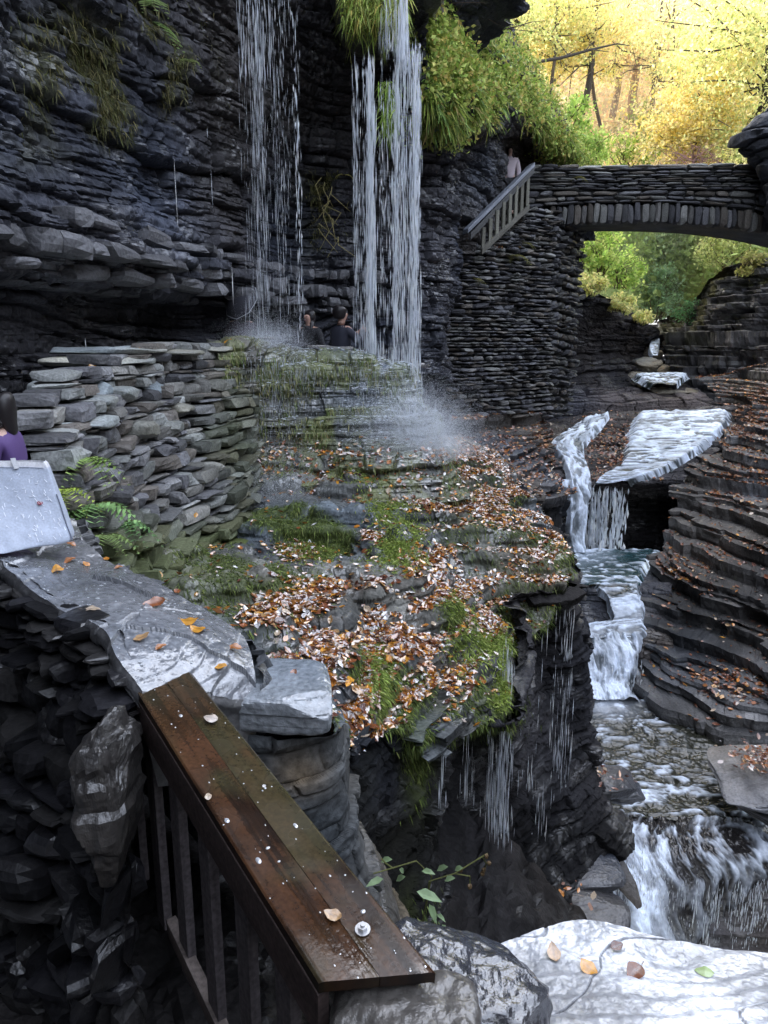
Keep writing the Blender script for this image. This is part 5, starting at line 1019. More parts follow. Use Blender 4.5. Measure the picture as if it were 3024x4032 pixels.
blades(mb, S.p[idx]+N[idx]*.05, N[idx]*.8+A(0, -.2, .1), .22, .028, c*A(1.25, 1.2, 1.3), droop=.6, jit=.8)
idx = pick(S, 17000, veg*sstep(.48, .6, fbm(S.p*1.6, 513, 3)))
leafquads(mb, S.p[idx]+N[idx]*.2+rng.normal(0, .12, (len(idx), 3)), .085, palette(len(idx), [(.30, .42, .08), (.48, .56, .14), (.55, .52, .15), (.6, .46, .14), (.2, .3, .06)], [1, 1.2, .8, .4, .7]))
tag(mb.build('hanging_vegetation', M_LEAF), 'yellow green ferns and grasses draping over the rock shoulder', kind='stuff')
mb = MB()                                                        # grass tuft on the overhang
pts = P(1470, 60, 11.6)+np.stack((rng.uniform(-.42, .45, 1500), rng.uniform(-.3, .5, 1500), rng.uniform(-.12, .35, 1500)), 1)
blades(mb, pts, np.tile(A(.05, -.5, .1), (1500, 1)), .2, .018, palette(1500, [(.36, .48, .10), (.50, .54, .16), (.62, .5, .14), (.24, .32, .08)], [1, 1, .4, .8]), droop=1.1, jit=.35)
tag(mb.build('grass_tuft', M_LEAF), 'tuft of green and yellow grass hanging over the lip of the right fall', 'grass')
mb = MB(); pts = P(1530, 410, 11.2)+np.stack((rng.normal(0, .06, 300), rng.normal(0, .06, 300), rng.uniform(-.35, .3, 300)), 1)
blades(mb, pts, np.tile(A(.0, -.4, -.5), (300, 1)), .16, .016, palette(300, [(.28, .42, .08), (.36, .46, .12)], [1, 1]), droop=.6, jit=.4)
tag(mb.build('hanging_plant', M_LEAF), 'bright green plant hanging within the right fall', 'plant')
S = CLIFF; px, py = proj(S.p); mo = blob(px, py, (430, 320, 200, 150), (560, 230, 120, 140), (480, 450, 90, 80), (300, 150, 160, 90, .5), (660, 260, 90, 90, .6), (700, 120, 80, 80, .4), (1290, 800, 50, 130, .9), (1330, 690, 30, 30, .5))
mb = MB(); N = normals(S); idx = pick(S, 3500, mo*sstep(.42, .6, fbm(S.p*2.1, 77, 4)))
blades(mb, S.p[idx], N[idx]*.5+A(0, 0, -.5), .075, .010, palette(len(idx), [(.13, .13, .05), (.17, .15, .06), (.09, .10, .03), (.2, .18, .08)], [1, 1, 1, .5]), droop=.7, jit=.4)
tag(mb.build('cliff_moss', M_LEAF), 'olive moss and dead grass hanging in patches on the left cliff', kind='stuff')
def fern(name, base, n, ln, label, col=(.16, .28, .06), az=(-3, .2), rise=.5):
    mb = MB()
    for k in range(n):
        a = random.uniform(*az); l = ln*random.uniform(.7, 1.2); d = A(math.cos(a), math.sin(a), 0); t = np.linspace(0, 1, 11)[:, None]
        sp_ = np.asarray(base)+d*l*t*.85+A(0, 0, 1)*(rise*l*t-l*.95*t**2); tube(mb, sp_, np.linspace(.004, .001, 11)*l*2, (.12, .14, .04), k=4)
        sd = np.cross(d, A(0, 0, 1))
        for s_ in (-1, 1):
            for q in range(1, 11):
                L_ = l*.22*math.sin(math.pi*(q/11)**.7+.12); p0 = sp_[q]; e = p0+sd*s_*L_+d*L_*.35; e[2] -= L_*.3; w_ = d*l*.028
                mb.add([p0-w_, p0+w_, (p0+e)/2+w_*.9, e, (p0+e)/2-w_*.9], np.array([[0, 1, 2, 3, 4]]), A(*col)*random.uniform(.7, 1.4), .5)
    return tag(mb.build(name, M_LEAF), label, 'fern')
fern('fern', P(330, 1810, 5.0), 11, .36, 'fern with long fronds growing from the stone wall joints', (.34, .48, .15))
fern('fern', P(255, 1930, 4.65), 12, .26, 'small yellow green fern at the white bag edge', (.48, .6, .12))
fern('fern', P(370, 1990, 4.9), 18, .36, 'wide pale fern spreading below the stone wall', (.34, .54, .22))
fern('fern', P(420, 2110, 4.7), 14, .26, 'low dusty green fern above the ledge edge', (.28, .38, .14))
fern('fern', P(480, 2060, 5.2), 14, .3, 'dark fern behind the pale one at the wall foot', (.2, .36, .15))
fern('fern', P(590, 30, 9.3), 4, .42, 'fern frond arching from the upper left cliff', (.34, .44, .18), az=(-1.6, .2))
fern('fern', P(600, 90, 9.3), 3, .4, 'narrow drooping fern below the arching frond on the cliff', (.3, .42, .16), az=(-1.2, .0), rise=.1)
fern('fern', P(735, 245, 10), 4, .25, 'small fern high on the cliff left of the thin fall', (.34, .4, .15), az=(-2, 0))
fern('fern', P(1355, 690, 13.5), 5, .2, 'yellow plant clump on the cliff between the two falls', (.55, .5, .14), az=(-3, 0))
for k, (x, y, Y, s, lab) in enumerate([(2020, 1010, 19.3, .5, 'dry fern drooping below the stair railing foot'), (1860, 1100, 18.3, .4, 'faded plant growing on the stone retaining wall'), (2060, 960, 20, .4, 'brown grass clump where the stair meets the bridge'), (2275, 700, 21.1, .3, 'little plant rooted in the bridge parapet')]):
    fern('plant', P(x, y, Y), 9, s, lab, (.24, .22, .08), az=(-3.1, 0))
# --- seedling by the rail
mb = MB(); base = P(1660, 3620, 2.45)
rt = empty('leafy_plant', tuple(base)); tag(rt, 'slender plant with pale green leaves and dry seed heads beside the handrail', 'plant')
stems = [[(1660, 3640, 2.45), (1700, 3450, 2.42), (1640, 3390, 2.4), (1470, 3440, 2.35)], [(1680, 3560, 2.45), (1690, 3470, 2.42), (1790, 3440, 2.42), (1920, 3360, 2.45)], [(1790, 3440, 2.42), (1850, 3450, 2.42), (1850, 3480, 2.42)], [(1550, 3420, 2.38), (1520, 3400, 2.38), (1500, 3380, 2.38)], [(1900, 3375, 2.45), (1915, 3400, 2.45), (1905, 3440, 2.45)], [(1700, 3600, 2.45), (1740, 3680, 2.43), (1730, 3720, 2.42)]]
for s_ in stems: tube(mb, [P(*q) for q in s_], .0028, (.16, .17, .06), k=5)
local(mb.build('stem', M_LEAF), rt)
for (x, y, dx, dy, s) in [(1640, 3510, 90, 30, .1), (1510, 3460, -60, 20, .07), (1560, 3470, 40, -30, .06), (1500, 3395, 45, -20, .06), (1720, 3430, 60, -35, .06), (1660, 3430, 60, 5, .055), (1750, 3470, 60, -30, .055), (1790, 3430, 45, -30, .05), (1690, 3560, 25, 60, .07), (1590, 3440, -20, -30, .05), (1720, 3600, 30, 20, .04), (1740, 3640, 20, 30, .04), (1700, 3660, -20, 20, .04), (1730, 3700, 25, 20, .035), (1700, 3630, 15, -15, .03)]:
    mb = MB(); c = P(x, y, 2.4); d = P(x+dx, y+dy, 2.38)-c; d = d/np.linalg.norm(d)*s; sd = np.cross(d, A(0, -.6, 1)); sd = sd/np.linalg.norm(sd)*s*.21
    V = [c, c+d*.3-sd*.9+A(0, 0, .004), c+d*.3+A(0, 0, -.002), c+d*.3+sd*.9+A(0, 0, .004), c+d*.65-sd*.75, c+d*.65-A(0, 0, .002), c+d*.65+sd*.75, c+d+A(0, 0, -.01)]
    mb.add(V, [np.array([[0, 2, 1], [0, 3, 2], [4, 5, 7], [5, 6, 7]]), np.array([[1, 2, 5, 4], [2, 3, 6, 5]])], A(.30, .42, .22)*random.uniform(.7, 1.1), .4); local(mb.build('leaf_blade', M_LEAF), rt)
mb = MB()
for (x, y) in [(1915, 3370), (1900, 3440), (1925, 3400), (1850, 3490), (1815, 3425), (1905, 3425)]: boulder(mb, P(x, y, 2.44), A(.008, 0, 0), A(0, .008, 0), A(0, 0, .009), (.18, .12, .06), p=3, amp=.004, fr=90, T=(CV3, CF3))
local(mb.build('seed_head', M_LEAF), rt)
# ================================================================== FOREST
def tree(bx, by, Y, hgt, r0, lean, crowns, cols, wts, label, bark=(.10, .08, .065), leaf=.12, nl=5000, name='maple_tree', cat='tree'):
    b = P(bx, by, Y); rt = empty(name, tuple(b)); tag(rt, label, cat, 'trees on the sunlit slope beyond the bridge')
    mb = MB(); n = 14; t = np.linspace(0, 1, n)[:, None]; wob = np.cumsum(rng.normal(0, hgt*.008, (n, 3)), 0); wob[0] = 0
    tr = b+A(lean, 0, hgt)*t+wob*A(1, 1, 0); tube(mb, tr, np.linspace(r0, r0*.35, n), bark, k=8)
    pts = []
    for (cx, cy, dY, rad, w_) in crowns:
        c = P(cx, cy, Y+dY); j = int(np.argmin(np.abs(tr[:, 2]-(c[2]-rad*.7)))); j = max(j, 2); st_ = tr[j]; mid = (st_+c)/2+rng.normal(0, .25, 3)
        tube(mb, [st_, mid, c], [r0*.45, r0*.25, .02], bark, k=5)
        for q in range(5):
            e = c+rng.normal(0, rad*.7, 3); tube(mb, [mid, (mid+e)/2+rng.normal(0, .15, 3), e], [r0*.2, .03, .01], bark, k=4)
        nn = int(nl*w_); m = max(6, nn//55); cc = c+rng.normal(0, 1, (m, 3))*rad*A(.62, .62, .5); pts.append(cc[rng.integers(m, size=nn)]+rng.normal(0, rad*.17, (nn, 3)))
    local(mb.build('trunk', M_STONE), rt); mb = MB(); pts = np.concatenate(pts)
    leafquads(mb, pts, leaf, palette(len(pts), cols, wts)); o = local(mb.build('crown', M_FOREST), rt); return rt
YEL = [(.84, .68, .22), (.90, .78, .40), (.80, .72, .34), (.84, .64, .36), (.64, .64, .28)]  # leaf palettes mixed pale to carry some of the forest haze
YGR = [(.62, .63, .24), (.78, .72, .32), (.46, .52, .2), (.84, .74, .36)]
ORA = [(.84, .62, .30), (.80, .52, .28), (.88, .74, .45), (.74, .62, .34)]
tree(2735, 640, 29, 7, .10, .3, [(2700, 480, 0, 1.3, 1), (2790, 430, 0, 1.2, .9), (2690, 560, -.3, .9, .6), (2830, 540, 0, .9, .5)], YEL, [2, 1.5, .6, .4, .3], 'small maple with a vivid yellow crown just above the bridge')
tree(3005, 560, 27, 13, .13, -.1, [(2940, 250, 0, 1.8, .6), (2960, 60, 0, 1.8, .7), (2990, 420, 0, 1.4, .45), (2870, 140, .5, 1.6, .5), (2960, 600, .3, 1, .4)], YGR, [1, .8, 1, .8], 'tall dark trunked tree with yellow green leaves at the right edge', bark=(.05, .045, .04))
tree(2975, 600, 29, 14, .12, -.25, [(2900, 330, .8, 1.6, .5), (2860, 20, .8, 1.8, .6), (3040, 200, .5, 1.6, .5)], YEL, [1, 1, 1, .4, .8], 'second dark slim trunk just beside the right edge tree', bark=(.06, .05, .045))
tree(2290, 450, 34, 12, .14, .6, [(2180, 80, 0, 1.6, .9), (2330, 40, 0, 1.8, 1), (2260, 220, .5, 1.3, .6), (2120, 200, 0, 1.3, .6)], YEL, [1, 1, 1, .3, 1.4], 'slim dark trunked tree with sparse yellow leaves left of the slope centre', bark=(.07, .06, .055))
tree(2480, 480, 38, 14, .2, .9, [(2520, 60, 0, 2.2, 1.2), (2620, 180, 0, 1.8, .8), (2440, 160, 0, 1.6, .7)], ORA, [1, .7, 1, .7], 'broad pale brown trunked tree with orange foliage in the slope centre', bark=(.26, .17, .10))
tree(2410, 465, 40, 14, .17, .3, [(2400, 40, 0, 2.2, 1), (2330, 150, 0, 1.6, .7)], ORA, [.8, .5, 1.3, .9], 'tan trunked tree with pale apricot foliage behind the slim dark one', bark=(.28, .20, .13))
tree(2600, 420, 44, 15, .2, -.6, [(2680, 60, 0, 2.6, 1.2), (2760, 220, 0, 2.2, .9), (2580, 280, 0, 1.8, .7)], ORA, [.8, 1, 1.2, .6], 'tree with orange pink foliage high above the yellow maple', bark=(.2, .14, .1))
tree(2180, 330, 36, 12, .12, -.5, [(1990, -20, -6, 1.5, .8), (2080, 60, -3, 1.5, .8), (2200, -30, 0, 1.8, .8), (1900, -60, -10, 1.2, .5)], YGR, [1, .8, 1.4, .6], 'yellow green tree leaning above the rock shoulder', bark=(.08, .07, .06))
tree(2800, 330, 42, 14, .15, .2, [(2820, 40, 0, 2.2, 1), (2860, 300, -2, 1.8, .8), (2760, -20, 0, 2, .8)], YEL, [1, 1.2, .8, .6, .4], 'golden tree behind the yellow green one near the right edge', bark=(.14, .11, .09))
for k, (x, y, Y, c, wv_, lab) in enumerate([(2230, 250, 50, ORA, [1, .6, 1.4, 1], 'hazy pale orange tree far up the slope'), (2480, 200, 56, YEL, [.6, 1.4, 1, .5, .4], 'hazy golden tree deep in the middle of the forest'), (2700, 180, 58, ORA, [.6, .6, 1.6, 1], 'hazy peach coloured tree deep in the forest'), (2950, 120, 52, YGR, [1, 1.3, .7, 1], 'hazy yellow green tree deep behind the right edge trunks'), (2050, 120, 44, YGR, [1, 1, 1, .7], 'pale green tree behind the rock shoulder top')]):
    tree(x, y, Y, 13, .16, .2, [(x, y-160, 0, 2.8, 1), (x+110, y-60, 0, 2.4, .8), (x-100, y-30, 0, 2.2, .8), (x+20, y+60, 0, 2, .6)], c, wv_, lab, bark=(.22, .16, .12), nl=4500, leaf=.18)
for k, (x, y, Y, h_, r0, ln_, lab) in enumerate([(2160, 420, 33, 14, .07, .5, 'thin leaning sapling just right of the green shoulder'), (2365, 500, 35, 13, .08, -.3, 'thin straight sapling left of the tan trunk'), (2560, 520, 36, 14, .09, .4, 'slim grey sapling right of the pale brown trunk'), (2640, 560, 33, 12, .06, -.4, 'thin crooked sapling left of the vivid yellow maple'), (2860, 560, 31, 13, .08, .3, 'slim dark sapling right of the vivid yellow maple')]):
    tree(x, y, Y, h_, r0, ln_, [(x+40, y-420, 0, 1.5, .35), (x-60, y-300, 0, 1.1, .25), (x+70, y-230, 0, .8, .12)], YEL if k % 2 else YGR, [1, 1, 1, .6, .6][:5 if k % 2 else 4], lab, bark=(.10, .08, .07), nl=2600, name='sapling')
def bush(x, y, Y, rx, rz, n, cols, wts, label, leaf=.13, name='shrub', ry=.7):
    c = P(x, y, Y); rt = empty(name, tuple(c-A(0, 0, rz))); tag(rt, label, 'shrub'); mb = MB()
    for k in range(9): tube(mb, [c+A(rng.normal(0, rx*.15), 0, -rz), c+A(rng.normal(0, rx*.4), rng.normal(0, .2), 0), c+A(rng.normal(0, rx*.7), rng.normal(0, .3), rz*rng.uniform(.3, 1))], [.025, .015, .005], (.12, .09, .06), k=4)
    local(mb.build('stem', M_STONE), rt); mb = MB(); m = max(8, n//40); cc = rng.normal(0, 1, (m, 3)); cc /= np.linalg.norm(cc, axis=1, keepdims=True); cc *= (rng.random((m, 1))**.4); cc = c+cc*A(rx, ry, rz)
    pts = cc[rng.integers(m, size=n)]+rng.normal(0, .13, (n, 3))*A(rx, ry, rz)**.5; leafquads(mb, pts, leaf, palette(n, cols, wts)); local(mb.build('foliage', M_FOREST), rt)
GR2 = [(.40, .56, .13), (.54, .64, .18), (.28, .42, .10), (.62, .66, .24)]
bush(2330, 590, 24.5, .7, .55, 1400, GR2, [1, 1, .6, .6], 'bright green shrub at the left end of the bridge parapet')
bush(2230, 470, 25, .8, .8, 1200, GR2, [1, .8, 1, .6], 'green shrub on the shoulder edge above the bridge end')
bush(2480, 600, 31, 1.5, .7, 1500, GR2, [.6, .8, 1, .8], 'muted green bushes behind the middle of the parapet')
bush(2620, 500, 33, 1.6, 1.0, 1600, [(.34, .38, .14), (.26, .32, .12), (.45, .42, .18)], [1, 1, 1], 'greyish green bush left of the yellow maple')
bush(2950, 620, 26, 1., .5, 900, YGR, [1, 1, 1, .6], 'yellow green undergrowth near the dark rock at the right edge')
bush(2360, 980, 27.5, .8, .9, 1900, GR2, [1, 1, .6, .5], 'lush green shrub under the left part of the arch')
bush(2450, 1060, 28.5, .9, .7, 1500, GR2, [1, .8, 1, .4], 'green shrub on the shaded rock edge beneath the arch')
bush(2330, 1120, 26.0, .5, .35, 900, YGR, [1, .8, 1, .6], 'yellow green plants trailing along the rock under the arch')
bush(2440, 1190, 27.4, .55, .3, 900, YGR, [1, .8, 1, .6], 'trailing yellowish plants low on the shaded gorge rock')
bush(2530, 1250, 29.2, .4, .25, 600, YGR, [1, .8, .8, .6], 'tip of trailing plants over the distant cascade')
bush(2640, 1000, 38, 2.2, 1.6, 2200, [(.46, .56, .30), (.38, .5, .27), (.55, .6, .33)], [1, 1, 1], 'hazy blue green thicket in the gorge seen through the arch', leaf=.18)
bush(2600, 1150, 36, 1.2, 1.4, 1800, [(.38, .54, .33), (.46, .58, .36), (.32, .46, .24)], [1, 1, 1], 'hazy green thicket above the distant cascade', leaf=.16)
bush(2860, 960, 33, 1.8, 1.1, 2000, [(.5, .56, .22), (.42, .48, .18), (.6, .6, .27)], [1, 1, 1], 'olive bushes on the right slope under the arch')
bush(2720, 1220, 31.5, .7, .45, 900, [(.14, .30, .14), (.2, .36, .18), (.12, .24, .1)], [1, 1, 1], 'dark green yew like shrub on the right gorge rim', leaf=.1)
bush(2980, 1040, 28.5, .9, .4, 1000, [(.30, .30, .10), (.24, .26, .08), (.38, .34, .14)], [1, 1, 1], 'olive brown plants on the right gorge rim')
S = FORH; px, py = proj(S.p); m_ = (px > 1750)*(px < 3250)*(py > -150)*(py < 1250); idx = pick(S, 26000, m_*np.linalg.norm(S.p, axis=1)**.0)
c = palette(len(idx), ORA+YEL, [1.2, 1, 1.4, 1, .7, .8, .6, .8, .5]); gmask = sstep(780, 900, py[idx]); c = mix(c, A(.30, .38, .14)*(.7+.6*rng.random((len(idx), 1))), gmask)
mb = MB(); leafquads(mb, S.p[idx]+rng.normal(0, .5, (len(idx), 3))*A(1, 1, .5)+A(0, -.2, .4), .3, c)
tag(mb.build('undergrowth', M_FOREST), 'low autumn undergrowth and fallen leaves covering the sunlit slope', kind='stuff')
mb = MB()                                                        # bare brush and branches
for k in range(90):
    c = P(random.gauss(2750, 60), random.gauss(640, 15), 26+random.random()); a = random.gauss(0, .8); l = random.uniform(.5, 1.4); tube(mb, [c, c+A(math.sin(a)*l*.5, rng.normal(0, .2), math.cos(a)*l*.3), c+A(math.sin(a)*l, rng.normal(0, .3), math.cos(a)*l*.5)], [.012, .009, .004], (.26, .15, .13), k=3)
tag(mb.build('bare_brush', M_STONE), 'reddish bare brush pile above the middle of the bridge', 'shrub')
mb = MB(); tube(mb, [P(2080, 250, 22.5), P(2210, 228, 23), P(2330, 195, 23.4), P(2430, 172, 23.8), P(2480, 180, 24)], [.05, .045, .035, .02, .008], (.07, .06, .05), k=6)
for (x, y, x2, y2) in [(2210, 228, 2280, 190), (2330, 195, 2400, 205), (2300, 205, 2340, 160)]: tube(mb, [P(x, y, 23.2), P(x2, y2, 23.4)], [.02, .006], (.08, .07, .06), k=4)
tag(mb.build('bare_branch', M_STONE), 'bare dark branch reaching sideways from the rock shoulder', 'branch')
mb = MB()
for k in range(26):
    x, y = random.uniform(1650, 2000), random.uniform(-60, 140); c = P(x, y, 13+(x-1650)*.016); p1 = c+A(random.gauss(.4, .5), random.gauss(-.3, .2), random.gauss(.1, .35)); tube(mb, [c, (c+p1)/2+rng.normal(0, .06, 3), p1], [.012, .008, .003], (.12, .09, .08), k=4)
tag(mb.build('bare_twigs', M_STONE), 'tangle of bare twigs at the top of the green shoulder', 'branch')
mb = MB(); 
for k in range(14):
    c = P(1290+random.gauss(0, 25), 700+k*18, 14.2); tube(mb, [c, c+A(random.gauss(.05, .1), -.15, -.15), c+A(random.gauss(.05, .15), -.2, -.45)], [.01, .008, .003], (.3, .26, .12), k=4)
tag(mb.build('dead_vine', M_STONE), 'straw coloured dead vines on the cliff between the falls', 'vine')
# ================================================================== BAG
bag = empty('tote_bag', tuple(P(120, 2160, 3.62))); tag(bag, 'pale grey white shopping bag with a small round maroon logo standing on the ledge', 'bag')
co8 = {(-1, 1): P(-190, 1808, 3.86), (1, 1): P(178, 1808, 3.8), (1, -1): P(287, 2138, 3.68), (-1, -1): P(-40, 2190, 3.45)}
tk = A(-.03, .13, 0)
def bagpt(u, v, w):           # u,v in -1..1 on the front face, w 0 front .. 1 back
    u_, v_ = (u+1)/2, (v+1)/2
    p = (co8[(-1, -1)][None]*((1-u_)*(1-v_))[:, None]+co8[(1, -1)]*(u_*(1-v_))[:, None]+co8[(1, 1)]*(u_*v_)[:, None]+co8[(-1, 1)]*((1-u_)*v_)[:, None])
    return p+tk*(w*(1-.55*v_))[:, None]
fn = np.cross(co8[(1, -1)]-co8[(-1, -1)], co8[(-1, 1)]-co8[(-1, -1)]); fn /= np.linalg.norm(fn); fn *= -np.sign(fn[1])
def bagdef(p, u, v, w): 
    b = .018*(1-u**2)*(1-v**2)*np.where(w < .5, 1, -1)
    wr = .03*(fbm(p*7, 601, 3)-.5)+.03*np.exp(-((v+.8)/.25)**2)*(fbm(p*A(14, 14, 6), 602, 2)-.5)
    return p+fn*(b+wr)[:, None]
V, Fc = _cube(36); Bp = V/((np.abs(V)**14).sum(1)**(1/14))[:, None]
u, v, w_ = Bp[:, 0], Bp[:, 2], (Bp[:, 1]+1)/2
p_ = bagdef(bagpt(u, v, w_), u, v, w_)
keep = ~((V[Fc][:, :, 2] > .99).all(1))
mb = MB(); c = np.tile(A(.48, .53, .63), (len(V), 1)); c[v > .80] = A(.70, .70, .72); mb.add(p_, Fc[keep], c, .45); local(mb.build('bag_body', M_CLOTH, smooth=True), bag)
mb = MB(); r_ = np.random.default_rng(3)                # printed strokes
for k in range(70):
    uu, vv = r_.uniform(-.5, .92), r_.uniform(-.9, .72); a = r_.uniform(0, 3.14); L_ = .035; nU, nV = L_*math.cos(a), L_*math.sin(a)*1.2
    us = np.array([uu-nU, uu+nU]); vs = np.array([vv-nV, vv+nV]); e = bagdef(bagpt(us, vs, us*0), us, vs, us*0)+fn*.003
    d = e[1]-e[0]; s_ = np.cross(d, fn); s_ = s_/np.linalg.norm(s_)*.0016; mb.add([e[0]-s_, e[0]+s_, e[1]+s_, e[1]-s_], np.array([[0, 1, 2, 3]]), (.82, .85, .92), .5)
local(mb.build('print', M_CLOTH), bag)
tu = (co8[(1, -1)]-co8[(-1, -1)]); tu /= np.linalg.norm(tu); tv = np.cross(fn, tu); tv *= np.sign(tv[2])
lu, lv = np.array([.50]), np.array([-.06])
# find the (u,v) whose projection is nearest the logo position
best = 1e9
for a_ in np.linspace(-.3, 1, 66):
    for b_ in np.linspace(-.6, .6, 61):
        q = bagpt(np.array([a_]), np.array([b_]), np.array([0.])); x, y = proj(q); d_ = (x[0]-158)**2+(y[0]-1987)**2
        if d_ < best: best = d_; lu, lv = np.array([a_]), np.array([b_])
lc = bagdef(bagpt(lu, lv, lu*0), lu, lv, lu*0)[0]+fn*.006
mb = MB(); a = np.arange(28)/28*2*np.pi; mb.add(np.stack([lc+tu*.0135*math.cos(t)+tv*.0135*math.sin(t) for t in a]), np.arange(28)[None], (.22, .03, .05), .4); lg = local(mb.build('logo', M_CLOTH), bag)
mb = MB(); ang = np.linspace(-.9, math.pi+.9, 18); arc = np.stack([lc+fn*.0012+tu*.0055*math.cos(t)+tv*(.0065*math.sin(t)+.001) for t in ang]); feet = lc+fn*.0012
pts = np.concatenate(([arc[0]+tu*.004-tv*.001], arc, [arc[-1]-tu*.004-tv*.001])); tube(mb, pts, .0011, (.8, .8, .82), .5, k=4); local(mb.build('logo_mark', M_CLOTH), bag)
uu = np.full(30, .985); vv = np.linspace(.15, -.97, 30); e = bagdef(bagpt(uu, vv, uu*0+.05), uu, vv, uu*0)+fn*.004; mb = MB(); tube(mb, e, .0035, (.20, .22, .28), k=5); local(mb.build('piping', M_CLOTH), bag)
uu = np.linspace(-.9, .9, 30); e = bagdef(bagpt(uu, uu*0+.78, uu*0), uu, uu*0+.78, uu*0)+fn*.004; mb = MB(); tube(mb, e, .0018, (.5, .53, .6), k=4); local(mb.build('hem_seam', M_CLOTH), bag)
uu = np.full(2, .3); e = bagdef(bagpt(np.array([.30, .30]), np.array([.97, .72]), uu*0), uu, uu, uu*0)+fn*.004; sd = tu*.012
mb = MB(); mb.add([e[0]-sd, e[0]+sd, e[1]+sd, e[1]-sd], np.array([[0, 1, 2, 3]]), (.45, .46, .48), .5); local(mb.build('strap_tab', M_CLOTH), bag)
# ================================================================== PEOPLE
def skinmesh(name, verts, edges, mat_, parent, root_i=0, sub=2, smooth=True):
    me = bpy.data.meshes.new(name); me.from_pydata([tuple(v[:3]) for v in verts], edges, []); o = bpy.data.objects.new(name, me); COL.objects.link(o)
    md = o.modifiers.new('skin', 'SKIN'); md.use_smooth_shade = True; md.branch_smoothing = .4
    if not me.skin_vertices: 
        bpy.context.view_layer.objects.active = o; bpy.ops.mesh.customdata_skin_add()
    for i, v in enumerate(verts):
        r = v[3]; me.skin_vertices[0].data[i].radius = (r if not isinstance(r, tuple) else r[0], r if not isinstance(r, tuple) else r[1]); me.skin_vertices[0].data[i].use_root = (i == root_i)
    s = o.modifiers.new('sub', 'SUBSURF'); s.levels = sub; s.render_levels = sub
    me.materials.append(mat_)
    if parent is not None: o.parent = parent
    return o
SKINM = flatmat('skin_tone', (.50, .30, .23), .5); SKINP = flatmat('skin_pale', (.58, .38, .31), .5)
HAIR = flatmat('black_hair', (.018, .015, .016), .4)
def person(loc, yaw, label, arms, top, legs, skin=SKINM, hair='short', height=1.72, lean=(0, 0), sit=False, hood=False):
    rt = empty('person', tuple(loc)); rt.rotation_euler = (0, 0, yaw); rt.scale = (height/1.72,)*3; tag(rt, label, 'person')
    lx, ly = lean; hz = 0
    Vt = [(0, 0, .96, .13), (lx*.3, ly*.3, 1.15, .12), (lx*.7, ly*.7, 1.34, .145), (lx, ly, 1.47, .07), (lx, ly+.01, 1.53, .05), (lx, ly+.025, 1.60, (.07, .085)), (lx, ly+.02, 1.68, (.075, .09)), (lx, ly+.115, 1.615, .014)]
    E = [(0, 1), (1, 2), (2, 3), (3, 4), (4, 5), (5, 6), (5, 7)]
    def add(parent_i, pts):
        k = parent_i
        for q in pts: Vt.append(q); E.append((k, len(Vt)-1)); k = len(Vt)-1
        return k
    for s in (-1, 1):
        sh, el, wr = arms[s]
        k = add(2, [(lx+s*.17, ly, 1.42, .062), (*el, .045), (*wr, .032)])
        d = np.array(wr)-np.array(el); d /= np.linalg.norm(d); sd = np.cross(d, (0, 1, .3)); sd /= np.linalg.norm(sd); pl_ = np.array(wr)+d*.07
        k = add(k, [(*pl_, .034)])
        for f in range(4): q0 = pl_+sd*(f-1.5)*.02+d*.03; q1 = q0+d*(.035+.008*(f in (1, 2)))+np.array((0, .012, -.008)); q2 = q1+d*.025+np.array((0, .02, -.014)); add(k, [(*q0, .010), (*q1, .009), (*q2, .008)])
        q0 = np.array(wr)+d*.04+sd*s*.04; add(k-0, [(*q0, .012), (*(q0+d*.04), .009)])
        if sit: add(0, [(s*.1, .05, .93, .085), (s*.12, .45, .93, .065), (s*.12, .48, .5, .05), (s*.12, .58, .46, .035)])
        else: add(0, [(s*.095, 0, .90, .085), (s*.11, .01, .5, .06), (s*.115, -.02, .1, .042), (s*.12, .13, .04, .035)])
    body = skinmesh('body', Vt, E, skin, rt)
    TV = [(0, 0, .88, .155), (lx*.2, ly*.2, 1.05, .15), (lx*.6, ly*.6, 1.30, .165), (lx*.9, ly*.9, 1.43, .11), (lx, ly, 1.50, .068)]; TE = [(0, 1), (1, 2), (2, 3), (3, 4)]
    for s in (-1, 1):
        sh, el, wr = arms[s]; k = len(TV); TV += [(lx+s*.18, ly, 1.41, .078), (*el, .062), (*wr, .048)]; TE += [(2, k), (k, k+1), (k+1, k+2)]
    skinmesh('jacket', TV, TE, top, rt)
    LV = [(0, 0, .93, .145)]; LE = []
    for s in (-1, 1):
        k = len(LV)
        if sit: LV += [(s*.1, .06, .93, .10), (s*.12, .45, .93, .08), (s*.12, .48, .55, .06)]
        else: LV += [(s*.095, 0, .86, .10), (s*.11, .01, .5, .078), (s*.115, -.02, .1, .06)]
        LE += [(0, k), (k, k+1), (k+1, k+2)]
    skinmesh('trousers', LV, LE, legs, rt)
    if hair == 'short': HV = [(lx, ly-.035, 1.55, (.085, .06)), (lx, ly-.035, 1.61, (.115, .10)), (lx, ly-.03, 1.69, (.125, .115)), (lx, ly-.005, 1.76, (.095, .10))]; HE = [(0, 1), (1, 2), (2, 3)]
    else: HV = [(lx, ly+.0, 1.745, (.09, .09)), (lx, ly-.035, 1.68, (.115, .10)), (lx, ly-.06, 1.58, (.11, .075)), (lx-.075, ly+.02, 1.50, (.035, .03)), (lx+.075, ly+.02, 1.50, (.035, .03)), (lx-.08, ly+.07, 1.38, (.028, .025)), (lx+.08, ly+.07, 1.38, (.028, .025)), (lx, ly-.075, 1.42, (.07, .04))]; HE = [(0, 1), (1, 2), (2, 3), (2, 4), (3, 5), (4, 6), (2, 7)]
    skinmesh('hair', HV, HE, HAIR, rt)
    mb = MB()
